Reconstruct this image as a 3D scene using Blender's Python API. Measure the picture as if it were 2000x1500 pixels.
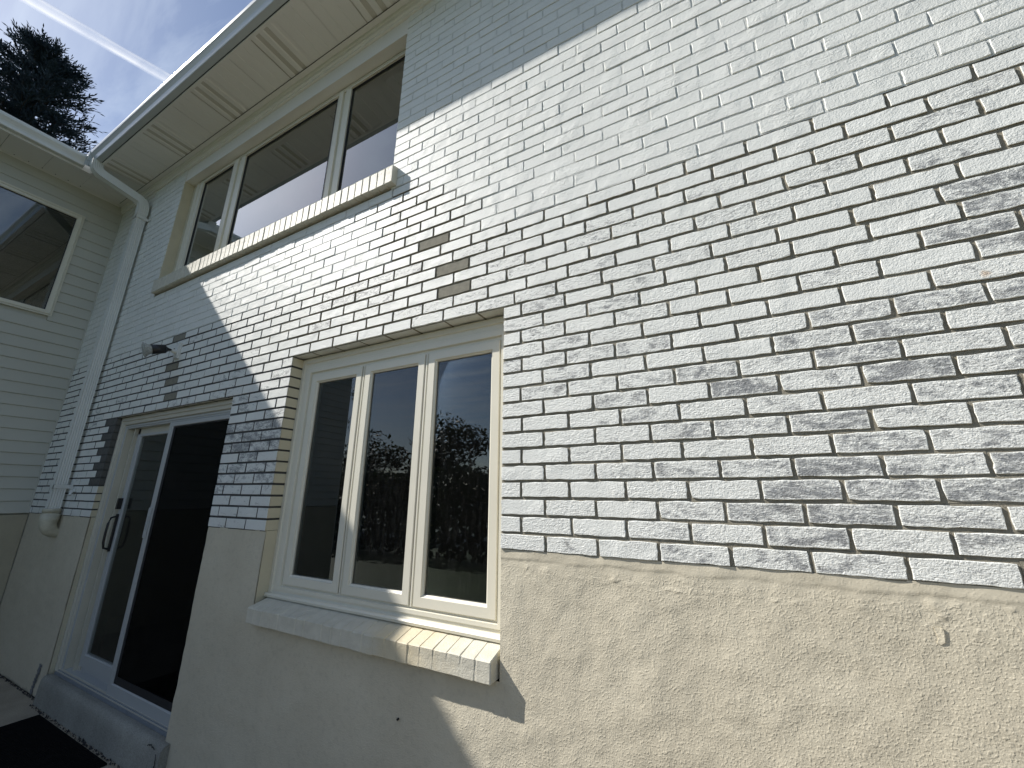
import bpy, bmesh, math, random
import numpy as np
from mathutils import Vector, Matrix, noise as mnoise

S = bpy.context.scene
for o in list(bpy.data.objects):
    bpy.data.objects.remove(o, do_unlink=True)
COL = S.collection
R = math.radians
random.seed(11)

# ------------------------------------------------------------------ camera
CAM = Vector((0.75322, -1.51949, 0.21728))
M_R = Vector((0.88558776, 0.46442457, 0.00664367))      # image right
M_D = Vector((-0.11867763, 0.24008298, -0.96347070))    # image down
M_F = Vector((-0.44905450, 0.85244940, 0.26773135))     # forward
FPX = 777.7                                              # focal length in pixels of a 2000 px wide frame
cd = bpy.data.cameras.new("camera")
cam = bpy.data.objects.new("camera", cd)
COL.objects.link(cam)
cam.matrix_world = Matrix(((M_R.x, -M_D.x, -M_F.x, CAM.x), (M_R.y, -M_D.y, -M_F.y, CAM.y),
                           (M_R.z, -M_D.z, -M_F.z, CAM.z), (0, 0, 0, 1)))
cd.sensor_fit = 'HORIZONTAL'
cd.sensor_width = 36
cd.lens = FPX / 2000 * 36
cd.clip_start = 0.02
cd.clip_end = 30000
S.camera = cam

# ------------------------------------------------------------------ sky, sun, exposure
SUN = Vector((-1.087, -0.417, 1.0)).normalized()         # towards the sun
SUN_EL = math.asin(SUN.z)
SUN_AZ = math.atan2(SUN.x, SUN.y)
W = bpy.data.worlds.new("World")
S.world = W
W.use_nodes = True
nt = W.node_tree
nt.nodes.clear()
N = nt.nodes.new
sky = N('ShaderNodeTexSky')
sky.sky_type = 'NISHITA'
sky.sun_disc = False
sky.sun_elevation = SUN_EL
sky.sun_rotation = SUN_AZ
sky.air_density = 1.0
sky.dust_density = 0.7
sky.ozone_density = 2.6
bg = N('ShaderNodeBackground')
bg.inputs[1].default_value = 0.073
wout = N('ShaderNodeOutputWorld')
tc = N('ShaderNodeTexCoord')
sep = N('ShaderNodeSeparateXYZ')
nt.links.new(tc.outputs['Generated'], sep.inputs[0])
zc = N('ShaderNodeMath'); zc.operation = 'MAXIMUM'; zc.inputs[1].default_value = 0.08
nt.links.new(sep.outputs['Z'], zc.inputs[0])
dx = N('ShaderNodeMath'); dx.operation = 'DIVIDE'
dy = N('ShaderNodeMath'); dy.operation = 'DIVIDE'
nt.links.new(sep.outputs['X'], dx.inputs[0]); nt.links.new(zc.outputs[0], dx.inputs[1])
nt.links.new(sep.outputs['Y'], dy.inputs[0]); nt.links.new(zc.outputs[0], dy.inputs[1])
cmb = N('ShaderNodeCombineXYZ')
nt.links.new(dx.outputs[0], cmb.inputs[0]); nt.links.new(dy.outputs[0], cmb.inputs[1])
mp = N('ShaderNodeMapping')
mp.inputs['Rotation'].default_value = (0, 0, R(-68))
mp.inputs['Scale'].default_value = (1.1, 5.0, 1)
nt.links.new(cmb.outputs[0], mp.inputs[0])
nz = N('ShaderNodeTexNoise')
nz.inputs['Scale'].default_value = 1.3
nz.inputs['Detail'].default_value = 7
nz.inputs['Roughness'].default_value = 0.58
nz.inputs['Distortion'].default_value = 0.6
nt.links.new(mp.outputs[0], nz.inputs[0])
cr = N('ShaderNodeValToRGB')
cr.color_ramp.elements[0].position = 0.40
cr.color_ramp.elements[1].position = 0.80
cr.color_ramp.elements[1].color = (0.62, 0.62, 0.62, 1)
nt.links.new(nz.outputs['Fac'], cr.inputs[0])
mx = N('ShaderNodeMixRGB')
nt.links.new(cr.outputs[0], mx.inputs[0])
nt.links.new(sky.outputs[0], mx.inputs[1])
mx.inputs[2].default_value = (7.2, 8.2, 9.4, 1)          # thin cirrus veil
nt.links.new(mx.outputs[0], bg.inputs[0])
nt.links.new(bg.outputs[0], wout.inputs[0])

sl = bpy.data.lights.new("sun", 'SUN')
sl.energy = 4.35
sl.angle = R(0.53)
sl.color = (1.0, 0.955, 0.89)
so = bpy.data.objects.new("sun", sl)
COL.objects.link(so)
so.rotation_euler = (-SUN).to_track_quat('-Z', 'Y').to_euler()
so.location = (-10, -5, 10)

S.view_settings.view_transform = 'Standard'
S.view_settings.look = 'None'
S.view_settings.exposure = 0.72
S.view_settings.gamma = 1.0
S.view_settings.use_curve_mapping = False
S.render.engine = 'CYCLES'
S.cycles.max_bounces = 8
S.cycles.transparent_max_bounces = 12
S.cycles.use_denoising = True
S.cycles.caustics_reflective = False
S.cycles.caustics_refractive = False

# ------------------------------------------------------------------ scene tree helpers
def tag(o, label=None, cat=None, group=None, kind=None):
    if label: o['label'] = label
    if cat: o['category'] = cat
    if group: o['group'] = group
    if kind: o['kind'] = kind
    return o

def empty(name, loc=(0, 0, 0), parent=None):
    o = bpy.data.objects.new(name, None)
    o.empty_display_size = 0.2
    o.location = loc
    COL.objects.link(o)
    if parent: o.parent = parent
    return o

class MB:
    """collects faces with material indices"""
    def __init__(self):
        self.v = []; self.f = []; self.m = []; self.sm = []
    def add(self, vs, fs, mat=0, smooth=False):
        b = len(self.v)
        self.v.extend([tuple(q) for q in vs])
        for f in fs:
            self.f.append(tuple(b + i for i in f)); self.m.append(mat); self.sm.append(smooth)
    def box(self, x0, x1, y0, y1, z0, z1, mat=0):
        vs = [(x0, y0, z0), (x1, y0, z0), (x1, y1, z0), (x0, y1, z0), (x0, y0, z1), (x1, y0, z1), (x1, y1, z1), (x0, y1, z1)]
        self.add(vs, [(0, 3, 2, 1), (4, 5, 6, 7), (0, 1, 5, 4), (1, 2, 6, 5), (2, 3, 7, 6), (3, 0, 4, 7)], mat)
    def prism_x(self, prof, x0, x1, mat=0, closed=True, smooth=False, fn=None):
        """profile of (y,z) pulled along x (or through fn(u,d,w))"""
        n = len(prof)
        fn = fn or (lambda u, d, w: (u, d, w))
        vs = [fn(x0, a, b) for a, b in prof] + [fn(x1, a, b) for a, b in prof]
        fs = []
        for i in range(n if closed else n - 1):
            j = (i + 1) % n
            fs.append((i, j, n + j, n + i))
        self.add(vs, fs, mat, smooth)
        if closed:
            self.add(vs[:n], [tuple(range(n))[::-1]], mat)
            self.add(vs[n:], [tuple(range(n))], mat)
    def tube(self, pts, rad, seg=10, mat=0, cap=True, smooth=True):
        pts = [Vector(q) for q in pts]
        rr = rad if isinstance(rad, (list, tuple)) else [rad] * len(pts)
        rings = []
        up = Vector((0.13, 0.21, 0.97))
        for i, q in enumerate(pts):
            t = (pts[min(i + 1, len(pts) - 1)] - pts[max(i - 1, 0)]).normalized()
            a = t.cross(up)
            if a.length < 1e-3: a = t.cross(Vector((1, 0, 0)))
            a.normalize(); b = t.cross(a)
            rings.append([q + a * (rr[i] * math.cos(2 * math.pi * k / seg)) + b * (rr[i] * math.sin(2 * math.pi * k / seg)) for k in range(seg)])
        vs = [v for r_ in rings for v in r_]
        fs = []
        for i in range(len(pts) - 1):
            for k in range(seg):
                k2 = (k + 1) % seg
                fs.append((i * seg + k, i * seg + k2, (i + 1) * seg + k2, (i + 1) * seg + k))
        self.add(vs, fs, mat, smooth)
        if cap:
            self.add(rings[0], [tuple(range(seg))[::-1]], mat)
            self.add(rings[-1], [tuple(range(seg))], mat)
    def frame(self, u0, u1, w0, w1, prof, sides=(1, 1, 1, 1), fn=None, mat=0):
        """mitred picture frame; prof = [(inset, depth)...]; sides scale insets left,right,bottom,top"""
        fn = fn or (lambda u, d, w: (u, d, w))
        L = []
        for ins, d in prof:
            a, b = u0 + ins * sides[0], u1 - ins * sides[1]
            c, e = w0 + ins * sides[2], w1 - ins * sides[3]
            L.append([fn(a, d, c), fn(b, d, c), fn(b, d, e), fn(a, d, e)])
        vs = [q for l in L for q in l]
        fs = []
        for i in range(len(L) - 1):
            for k in range(4):
                k2 = (k + 1) % 4
                fs.append((i * 4 + k, i * 4 + k2, (i + 1) * 4 + k2, (i + 1) * 4 + k))
        self.add(vs, fs, mat)
    def build(self, name, mats, parent=None, fix=True, bevel=0.0):
        me = bpy.data.meshes.new(name)
        me.from_pydata(self.v, [], self.f)
        for m in (mats if isinstance(mats, (list, tuple)) else [mats]):
            me.materials.append(m)
        me.polygons.foreach_set('material_index', self.m)
        me.polygons.foreach_set('use_smooth', self.sm)
        if fix:
            bm = bmesh.new(); bm.from_mesh(me)
            bmesh.ops.recalc_face_normals(bm, faces=bm.faces)
            bm.to_mesh(me); bm.free()
        me.update()
        o = bpy.data.objects.new(name, me)
        COL.objects.link(o)
        if parent: o.parent = parent
        if bevel > 0:
            md = o.modifiers.new('bevel', 'BEVEL'); md.width = bevel; md.segments = 1; md.limit_method = 'ANGLE'
            md.angle_limit = R(40)
        return o

# ------------------------------------------------------------------ materials
def newmat(name):
    m = bpy.data.materials.new(name)
    m.use_nodes = True
    t = m.node_tree
    b = t.nodes['Principled BSDF']
    return m, t, b

def nd(t, typ, **kw):
    n = t.nodes.new(typ)
    for k, v in kw.items():
        if k == 'op': n.operation = v
        else: n.inputs[k].default_value = v
    return n

def pos(t):
    return t.nodes.new('ShaderNodeNewGeometry').outputs['Position']

def noise(t, vec, scale, detail=4, rough=0.55, dist=0.0):
    n = t.nodes.new('ShaderNodeTexNoise')
    n.inputs['Scale'].default_value = scale
    n.inputs['Detail'].default_value = detail
    n.inputs['Roughness'].default_value = rough
    n.inputs['Distortion'].default_value = dist
    if vec is not None: t.links.new(vec, n.inputs['Vector'])
    return n.outputs['Fac']

def ramp(t, fac, stops):
    n = t.nodes.new('ShaderNodeValToRGB')
    e = n.color_ramp.elements
    while len(e) < len(stops): e.new(0.5)
    for i, (p, c) in enumerate(stops):
        e[i].position = p
        e[i].color = (c, c, c, 1) if isinstance(c, (int, float)) else (*c, 1)
    t.links.new(fac, n.inputs[0])
    return n.outputs[0]

def mix(t, fac, a, b, mode='MIX'):
    n = t.nodes.new('ShaderNodeMixRGB'); n.blend_type = mode
    for i, q in enumerate((fac, a, b)):
        if hasattr(q, 'links') or hasattr(q, 'is_linked'): t.links.new(q, n.inputs[i])
        elif isinstance(q, (int, float)): n.inputs[i].default_value = q if i == 0 else (q, q, q, 1)
        else: n.inputs[i].default_value = (*q, 1)
    return n.outputs[0]

def math_(t, op, a, b=None, c=None, clamp=False):
    n = t.nodes.new('ShaderNodeMath'); n.operation = op; n.use_clamp = clamp
    for i, q in enumerate((a, b, c)):
        if q is None: continue
        if isinstance(q, (int, float)): n.inputs[i].default_value = q
        else: t.links.new(q, n.inputs[i])
    return n.outputs[0]

def bump(t, b, height, strength=0.3, dist=0.01, prev=None):
    n = t.nodes.new('ShaderNodeBump')
    n.inputs['Strength'].default_value = strength
    n.inputs['Distance'].default_value = dist
    t.links.new(height, n.inputs['Height'])
    if prev: t.links.new(prev, n.inputs['Normal'])
    t.links.new(n.outputs[0], b.inputs['Normal'])
    return n.outputs[0]

def simple(name, col, rough=0.5, var=0.08, vscale=6, bscale=120, bstr=0.1, bdist=0.002, metal=0.0, spec=0.5):
    m, t, b = newmat(name)
    p = pos(t)
    f = noise(t, p, vscale, 5)
    dark = tuple(c * (1 - var * 2) for c in col)
    c = ramp(t, f, [(0.25, dark), (0.75, col)])
    t.links.new(c, b.inputs['Base Color'])
    b.inputs['Roughness'].default_value = rough
    b.inputs['Metallic'].default_value = metal
    b.inputs['Specular IOR Level'].default_value = spec
    if bstr: bump(t, b, noise(t, p, bscale, 4), bstr, bdist)
    return m

WHITE = (0.76, 0.77, 0.735)
CREAM = (0.71, 0.67, 0.535)

def brick_paint_material():
    m, t, b = newmat('painted_brick')
    p = pos(t)
    oi = t.nodes.new('ShaderNodeObjectInfo')
    sc = t.nodes.new('ShaderNodeSeparateColor'); t.links.new(oi.outputs['Color'], sc.inputs[0])
    at = t.nodes.new('ShaderNodeAttribute'); at.attribute_name = 'scuff'
    amt = math_(t, 'ADD', sc.outputs[0], at.outputs['Fac'])
    # stretched coordinates: the rolled clay texture runs along the course
    mpn = t.nodes.new('ShaderNodeMapping'); mpn.inputs['Scale'].default_value = (0.55, 1, 1.25)
    t.links.new(p, mpn.inputs[0])
    n1 = noise(t, mpn.outputs[0], 34, 7, 0.66, 2.6)
    n2 = noise(t, mpn.outputs[0], 15, 4, 0.6, 1.4)
    n3 = noise(t, mpn.outputs[0], 110, 4, 0.7, 3.6)
    v = math_(t, 'ADD', math_(t, 'MULTIPLY', n1, 0.44), math_(t, 'MULTIPLY', n2, 0.52))
    v = math_(t, 'ADD', v, math_(t, 'MULTIPLY', n3, 0.40))
    v = math_(t, 'ADD', v, math_(t, 'MULTIPLY', amt, 0.21))
    # keep the arrises whiter than the field
    geo = t.nodes.new('ShaderNodeTexCoord')
    sx = t.nodes.new('ShaderNodeSeparateXYZ'); t.links.new(geo.outputs['Generated'], sx.inputs[0])
    ex = math_(t, 'ABSOLUTE', math_(t, 'SUBTRACT', sx.outputs[0], 0.5))
    ez = math_(t, 'ABSOLUTE', math_(t, 'SUBTRACT', sx.outputs[2], 0.5))
    e = math_(t, 'MAXIMUM', math_(t, 'MULTIPLY', ramp(t, ex, [(0.455, 0.0), (0.5, 1.0)]), 0.16),
              math_(t, 'MULTIPLY', ramp(t, ez, [(0.36, 0.0), (0.5, 1.0)]), 0.17))
    v = math_(t, 'SUBTRACT', v, e)
    mask = ramp(t, v, [(0.775, 0.0), (0.83, 0.55), (0.895, 1.0)])
    gate = ramp(t, amt, [(0.02, 0.0), (0.07, 1.0)])
    mask = math_(t, 'MULTIPLY', mask, gate)
    mask = math_(t, 'MULTIPLY', mask, 0.84)
    tone = ramp(t, noise(t, p, 55, 5, 0.7, 1.0), [(0.3, (0.085, 0.090, 0.098)), (0.55, (0.19, 0.198, 0.21)), (0.75, (0.34, 0.345, 0.345))])
    tone = mix(t, ramp(t, noise(t, p, 9, 3), [(0.56, 0.0), (0.72, 0.35)]), tone, (0.19, 0.17, 0.14))
    wv = ramp(t, noise(t, p, 4.0, 4), [(0.3, tuple(c * 0.93 for c in WHITE)), (0.7, WHITE)])
    dirt = ramp(t, noise(t, p, 90, 3, 0.7), [(0.30, 0.86), (0.42, 1.0)])
    wv = mix(t, 1.0, wv, dirt, 'MULTIPLY')
    c = mix(t, mask, wv, tone)
    vd = t.nodes.new('ShaderNodeVectorMath'); vd.operation = 'DISTANCE'; t.links.new(p, vd.inputs[0]); vd.inputs[1].default_value = (1.476, 0, 0.833)
    rust = ramp(t, math_(t, 'ADD', vd.outputs['Value'], math_(t, 'MULTIPLY', noise(t, p, 80, 4, 0.7), 0.02)), [(0.014, 0.6), (0.022, 0.0)])
    c = mix(t, rust, c, (0.42, 0.24, 0.10))
    t.links.new(c, b.inputs['Base Color'])
    b.inputs['Roughness'].default_value = 0.55
    b.inputs['Specular IOR Level'].default_value = 0.35
    # rolled clay skin: a fine orange peel everywhere, and bark-like drag marks that come and go
    zone = ramp(t, noise(t, p, 7.5, 2, 0.5), [(0.48, 0.0), (0.66, 1.0)])
    drag = noise(t, mpn.outputs[0], 95, 3, 0.6, 1.2)
    hgt = math_(t, 'ADD', math_(t, 'MULTIPLY', noise(t, p, 210, 2, 0.55), 0.55), math_(t, 'MULTIPLY', noise(t, p, 85, 2, 0.5), 0.5))
    hgt = math_(t, 'ADD', hgt, math_(t, 'MULTIPLY', math_(t, 'MULTIPLY', drag, math_(t, 'MAXIMUM', zone, gate)), 1.5))
    pit = ramp(t, noise(t, p, 130, 1, 0.4), [(0.20, 0.0), (0.30, 1.0)])
    hgt = math_(t, 'ADD', hgt, math_(t, 'MULTIPLY', pit, 0.5))
    bump(t, b, hgt, 0.8, 0.0034)
    return m

def stucco_material():
    m, t, b = newmat('stucco_paint')
    p = pos(t)
    n = noise(t, p, 2.2, 5, 0.6)
    c = ramp(t, n, [(0.3, (0.525, 0.478, 0.372)), (0.55, (0.575, 0.526, 0.412)), (0.75, (0.61, 0.562, 0.445))])
    c = mix(t, 1.0, c, ramp(t, noise(t, p, 40, 5, 0.6), [(0.25, 0.88), (0.5, 1.0)]), 'MULTIPLY')
    # darker towards the paving, ending in a ragged edge
    sx = t.nodes.new('ShaderNodeSeparateXYZ'); t.links.new(p, sx.inputs[0])
    z = math_(t, 'ADD', sx.outputs[2], math_(t, 'MULTIPLY', noise(t, p, 9, 5, 0.7), 0.12))
    st = ramp(t, math_(t, 'ADD', z, 1.35), [(0.045, 0.35), (0.075, 1.0)])
    c = mix(t, 1.0, c, st, 'MULTIPLY')
    t.links.new(c, b.inputs['Base Color'])
    b.inputs['Roughness'].default_value = 0.7
    b.inputs['Specular IOR Level'].default_value = 0.25
    h1 = noise(t, p, 205, 1.5, 0.45)
    h2 = noise(t, p, 72, 2, 0.5)
    gr = ramp(t, noise(t, p, 150, 1, 0.4), [(0.52, 0.0), (0.72, 1.0)])
    hh = math_(t, 'ADD', math_(t, 'MULTIPLY', h1, 0.45), math_(t, 'MULTIPLY', h2, 0.6))
    hh = math_(t, 'ADD', hh, math_(t, 'MULTIPLY', gr, 0.4))
    zt = math_(t, 'ADD', sx.outputs[2], math_(t, 'MULTIPLY', math_(t, 'SUBTRACT', noise(t, p, 14, 3), 0.5), 0.05))
    smooth_band = ramp(t, math_(t, 'ADD', zt, 0.10), [(0.040, 1.0), (0.070, 0.35)])
    hh = math_(t, 'MULTIPLY', hh, smooth_band)
    bump(t, b, hh, 0.42, 0.0044)
    return m

def mortar_material(name, col, s=0.25):
    m, t, b = newmat(name)
    p = pos(t)
    c = ramp(t, noise(t, p, 30, 5, 0.7), [(0.3, tuple(q * 0.72 for q in col)), (0.7, col)])
    t.links.new(c, b.inputs['Base Color'])
    b.inputs['Roughness'].default_value = 0.9
    b.inputs['Specular IOR Level'].default_value = 0.15
    bump(t, b, noise(t, p, 260, 4, 0.7), 0.7, s * 0.01)
    return m

def glass_material(name, tint=0.75, boost=1.25, base=0.0):
    m = bpy.data.materials.new(name); m.use_nodes = True
    t = m.node_tree; t.nodes.clear()
    out = t.nodes.new('ShaderNodeOutputMaterial')
    tr = t.nodes.new('ShaderNodeBsdfTransparent'); tr.inputs[0].default_value = (tint, tint * 1.01, tint * 0.99, 1)
    gl = t.nodes.new('ShaderNodeBsdfGlossy'); gl.inputs['Roughness'].default_value = 0.004
    gl.inputs['Color'].default_value = (0.93, 0.97, 1.0, 1)
    fr = t.nodes.new('ShaderNodeFresnel'); fr.inputs[0].default_value = 1.52
    f = math_(t, 'MULTIPLY_ADD', fr.outputs[0], boost, base, clamp=True)
    mxs = t.nodes.new('ShaderNodeMixShader')
    t.links.new(f, mxs.inputs[0]); t.links.new(tr.outputs[0], mxs.inputs[1]); t.links.new(gl.outputs[0], mxs.inputs[2])
    # a film of dust and dried rain
    df = t.nodes.new('ShaderNodeBsdfDiffuse'); df.inputs[0].default_value = (0.6, 0.6, 0.58, 1)
    p = pos(t)
    mpn = t.nodes.new('ShaderNodeMapping'); mpn.inputs['Scale'].default_value = (1, 1, 0.12); t.links.new(p, mpn.inputs[0])
    streak = noise(t, mpn.outputs[0], 60, 4, 0.7)
    spots = noise(t, p, 170, 2, 0.5)
    d = math_(t, 'ADD', math_(t, 'MULTIPLY', ramp(t, streak, [(0.5, 0.0), (0.8, 1.0)]), 0.022), math_(t, 'MULTIPLY', ramp(t, spots, [(0.72, 0.0), (0.78, 1.0)]), 0.05))
    d = math_(t, 'ADD', d, 0.004)
    mx2 = t.nodes.new('ShaderNodeMixShader')
    t.links.new(d, mx2.inputs[0]); t.links.new(mxs.outputs[0], mx2.inputs[1]); t.links.new(df.outputs[0], mx2.inputs[2])
    t.links.new(mx2.outputs[0], out.inputs[0])
    return m

def vent_material():
    m, t, b = newmat('vented_soffit')
    p = pos(t)
    sx = t.nodes.new('ShaderNodeSeparateXYZ'); t.links.new(p, sx.inputs[0])
    a = math_(t, 'SINE', math_(t, 'MULTIPLY', sx.outputs[0], 2 * math.pi / 0.0075))
    c = math_(t, 'SINE', math_(t, 'MULTIPLY', sx.outputs[1], 2 * math.pi / 0.0075))
    h = math_(t, 'MULTIPLY', a, c)
    col = ramp(t, h, [(0.25, (0.60, 0.575, 0.50)), (0.5, (0.34, 0.33, 0.30))])
    t.links.new(col, b.inputs['Base Color'])
    b.inputs['Roughness'].default_value = 0.5
    return m

def concrete_material(name, col, agg=1.0):
    m, t, b = newmat(name)
    p = pos(t)
    c = ramp(t, noise(t, p, 3, 6, 0.65), [(0.3, tuple(q * 0.65 for q in col)), (0.7, col)])
    c = mix(t, 1.0, c, ramp(t, noise(t, p, 160, 3, 0.8), [(0.3, 0.6), (0.6, 1.1)]), 'MULTIPLY')
    t.links.new(c, b.inputs['Base Color'])
    b.inputs['Roughness'].default_value = 0.85
    bump(t, b, noise(t, p, 150, 4, 0.7), 0.5 * agg, 0.004)
    return m

def leaf_material(name, a, b_, trans=0.3):
    m, t, b = newmat(name)
    p = pos(t)
    c = ramp(t, noise(t, p, 1.8, 4, 0.7), [(0.3, a), (0.7, b_)])
    t.links.new(c, b.inputs['Base Color'])
    b.inputs['Roughness'].default_value = 0.5
    tl = t.nodes.new('ShaderNodeBsdfTranslucent'); t.links.new(c, tl.inputs[0])
    ms = t.nodes.new('ShaderNodeMixShader'); ms.inputs[0].default_value = trans
    out = t.nodes['Material Output']
    t.links.new(b.outputs[0], ms.inputs[1]); t.links.new(tl.outputs[0], ms.inputs[2]); t.links.new(ms.outputs[0], out.inputs[0])
    return m

def sill_material():
    """painted sill brick with a tan water stain on the middle of the row"""
    m, t, b = newmat('painted_sill')
    p = pos(t)
    sx = t.nodes.new('ShaderNodeSeparateXYZ'); t.links.new(p, sx.inputs[0])
    d = math_(t, 'ABSOLUTE', math_(t, 'ADD', sx.outputs[0], 0.55))
    d = math_(t, 'ADD', d, math_(t, 'MULTIPLY', math_(t, 'SUBTRACT', noise(t, p, 14, 4), 0.5), 0.35))
    zz = math_(t, 'ABSOLUTE', math_(t, 'ADD', sx.outputs[2], 0.40))
    k = math_(t, 'MULTIPLY', ramp(t, d, [(0.05, 0.6), (0.28, 0.0)]), ramp(t, zz, [(0.05, 1.0), (0.12, 0.0)]))
    base = ramp(t, noise(t, p, 20, 5, 0.6), [(0.3, (0.53, 0.505, 0.42)), (0.7, (0.63, 0.605, 0.51))])
    c = mix(t, k, base, (0.60, 0.50, 0.31))
    t.links.new(c, b.inputs['Base Color'])
    b.inputs['Roughness'].default_value = 0.6
    hgt = math_(t, 'ADD', noise(t, p, 190, 3, 0.6), math_(t, 'MULTIPLY', noise(t, p, 60, 4, 0.6), 1.0))
    bump(t, b, hgt, 0.5, 0.004)
    return m

M_BRICK = brick_paint_material()
M_REVEAL = simple('cream_reveal_paint', (0.60, 0.55, 0.41), 0.6, 0.06, 8, 90, 0.35, 0.004)
M_FOUND = simple('tan_foundation_paint', (0.43, 0.39, 0.29), 0.7, 0.1, 5, 60, 0.3, 0.003)
M_BARE = mortar_material('bare_brick', (0.29, 0.275, 0.225), 0.4)
M_BARE2 = mortar_material('grey_bare_brick', (0.135, 0.135, 0.128), 0.4)
M_MORTAR = mortar_material('mortar', (0.33, 0.305, 0.245), 0.5)
M_MORTAR2 = mortar_material('dark_mortar', (0.10, 0.10, 0.098), 0.5)  # darker tone for the joints left of the lower window
M_PMORTAR = mortar_material('painted_mortar', (0.745, 0.755, 0.72), 0.5)
M_STUCCO = stucco_material()
M_SILL = sill_material()
M_FRAME = simple('cream_vinyl', (0.72, 0.69, 0.585), 0.35, 0.03, 5, 40, 0.02, 0.001)
M_CASING = simple('darker_cream_casing', (0.56, 0.535, 0.45), 0.5, 0.06, 6, 60, 0.05, 0.001)  # darker cream than the window frames
M_FRAMEW = simple('white_aluminium', (0.44, 0.455, 0.455), 0.35, 0.03, 5, 40, 0.02, 0.001)
M_SOFFIT = simple('soffit_vinyl', (0.80, 0.79, 0.755), 0.5, 0.05, 1.5, 30, 0.03, 0.001)
M_VENT = vent_material()
M_SIDING = simple('siding_vinyl', (0.53, 0.525, 0.465), 0.5, 0.05, 1.2, 60, 0.05, 0.001)
M_GUTTER = simple('gutter_aluminium', (0.50, 0.54, 0.565), 0.22, 0.06, 3, 12, 0.03, 0.002, 0.0, 0.7)
M_PIPE = simple('downspout_paint', (0.70, 0.71, 0.68), 0.35, 0.07, 3, 50, 0.05, 0.001)
M_PVC = simple('stained_pvc', (0.60, 0.57, 0.45), 0.45, 0.2, 14, 60, 0.1, 0.001)
M_GLASS = glass_material('window_glass', 0.60, 1.35, 0.012)
M_GLASSDOOR = glass_material('door_glass', 0.85, 0.16, 0.0)
M_GLASSUP = glass_material('upper_glass', 0.55, 2.5, 0.03)
M_SCREEN = glass_material('dark_screen', 0.10, 0.16, 0.0)
M_SEAL_SHADE = simple('black_gasket_and_shade', (0.02, 0.02, 0.022), 0.6, 0.1, 5, 30, 0, 0)  # gaskets, and black pieces that stand in for shade in the eave gaps
M_BLACK = simple('black_plastic', (0.015, 0.015, 0.017), 0.4, 0.1, 20, 90, 0.1, 0.001)
M_MAT = simple('doormat_fibre', (0.012, 0.012, 0.013), 0.95, 0.3, 60, 400, 0.8, 0.006, 0.0, 0.1)
M_PATIO = concrete_material('patio_concrete', (0.44, 0.385, 0.30))
M_STEP = concrete_material('step_concrete', (0.36, 0.355, 0.315), 0.6)
M_TRACK = simple('grey_track_metal', (0.30, 0.33, 0.37), 0.4, 0.1, 20, 60, 0.1, 0.001, 0.3)
M_LAWN = leaf_material('lawn_grass', (0.022, 0.038, 0.012), (0.042, 0.065, 0.022), 0.0)
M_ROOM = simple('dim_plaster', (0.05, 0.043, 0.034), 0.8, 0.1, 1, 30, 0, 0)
M_CURTAIN = simple('linen_curtain', (0.40, 0.36, 0.27), 0.85, 0.1, 6, 200, 0.2, 0.001)
M_ROOF = simple('asphalt_shingle', (0.075, 0.07, 0.065), 0.9, 0.25, 30, 90, 0.6, 0.006)
M_LAMPGLASS = simple('lamp_lens', (0.46, 0.48, 0.46), 0.10, 0.25, 60, 60, 0.5, 0.004, 0.0, 0.8)
M_NEEDLE = leaf_material('dark_needles', (0.022, 0.038, 0.056), (0.040, 0.062, 0.082), 0.12)
M_BARK = simple('bark', (0.06, 0.045, 0.035), 0.9, 0.3, 8, 40, 0.8, 0.02)
M_LEAF = leaf_material('hedge_leaves', (0.013, 0.022, 0.009), (0.028, 0.042, 0.016), 0.2)
M_JADE = simple('jade_leaf', (0.34, 0.42, 0.24), 0.3, 0.3, 12, 30, 0, 0)
M_TERRA = simple('terracotta', (0.30, 0.11, 0.05), 0.8, 0.15, 20, 60, 0.2, 0.002)
M_CRACK = simple('dark_crack', (0.05, 0.05, 0.05), 0.95, 0.2, 50, 60, 0, 0)

# ------------------------------------------------------------------ ground
XL = -5.73            # inner corner where wing meets the brick wall
XR = 3.2              # wall carries on past the frame
GZ = -1.35
mb = MB()
for (a, b_) in ((-400, 400),):
    mb.add([(-400, -400, GZ - 0.012), (400, -400, GZ - 0.012), (400, 400, GZ - 0.012), (-400, 400, GZ - 0.012)], [(0, 1, 2, 3)])
g = mb.build('lawn', M_LAWN); tag(g, 'green lawn spreading out beyond the patio', kind='structure')
mb = MB()
mb.box(-5.73, 6.0, -3.4, 0.0, GZ - 0.11, GZ)
pt = mb.build('patio', M_PATIO); tag(pt, 'grey brown concrete patio along the foot of the wall', kind='structure')

# ------------------------------------------------------------------ brick house
house = empty('brick_house', (0, 0, GZ))
tag(house, 'white painted brick house wall with scuffed grey bricks above a cream stucco base', 'house')
def place(o):            # parts are built in world coordinates; the house empty sits at ground level
    o.parent = house
    o.matrix_parent_inverse = Matrix.Translation((0, 0, -GZ))
    return o

H = 0.0677            # course
L = 0.2102            # stretcher + joint
LW = (-1.675, -0.095, 1.083, -0.36)     # lower window: x0,x1,top,bottom
DR = (-4.18, -2.292, 0.880, -1.15)      # sliding door
UW = (-4.10, -0.938, 3.49, 2.28)        # upper window
WALL_TOP = 3.72

def bare_zone(x, z):
    """True where the joints were never painted"""
    lim = 23 * H + 0.012 * math.sin(x * 3)
    if z < lim: return True
    if -1.22 < x < 0.02:
        top = 2.12 - max(0, (x + 0.80)) * 0.85 if x > -0.80 else 2.12 - (-0.80 - x) * 0.25
        hole = (x < -0.88 and 1.56 < z < 1.72) or (x < -1.0 and z < 1.98 and z > 1.70)
        return z < top and not hole
    return False

mortar = MB(); pmortar = MB(); dkmortar = MB()
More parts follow.
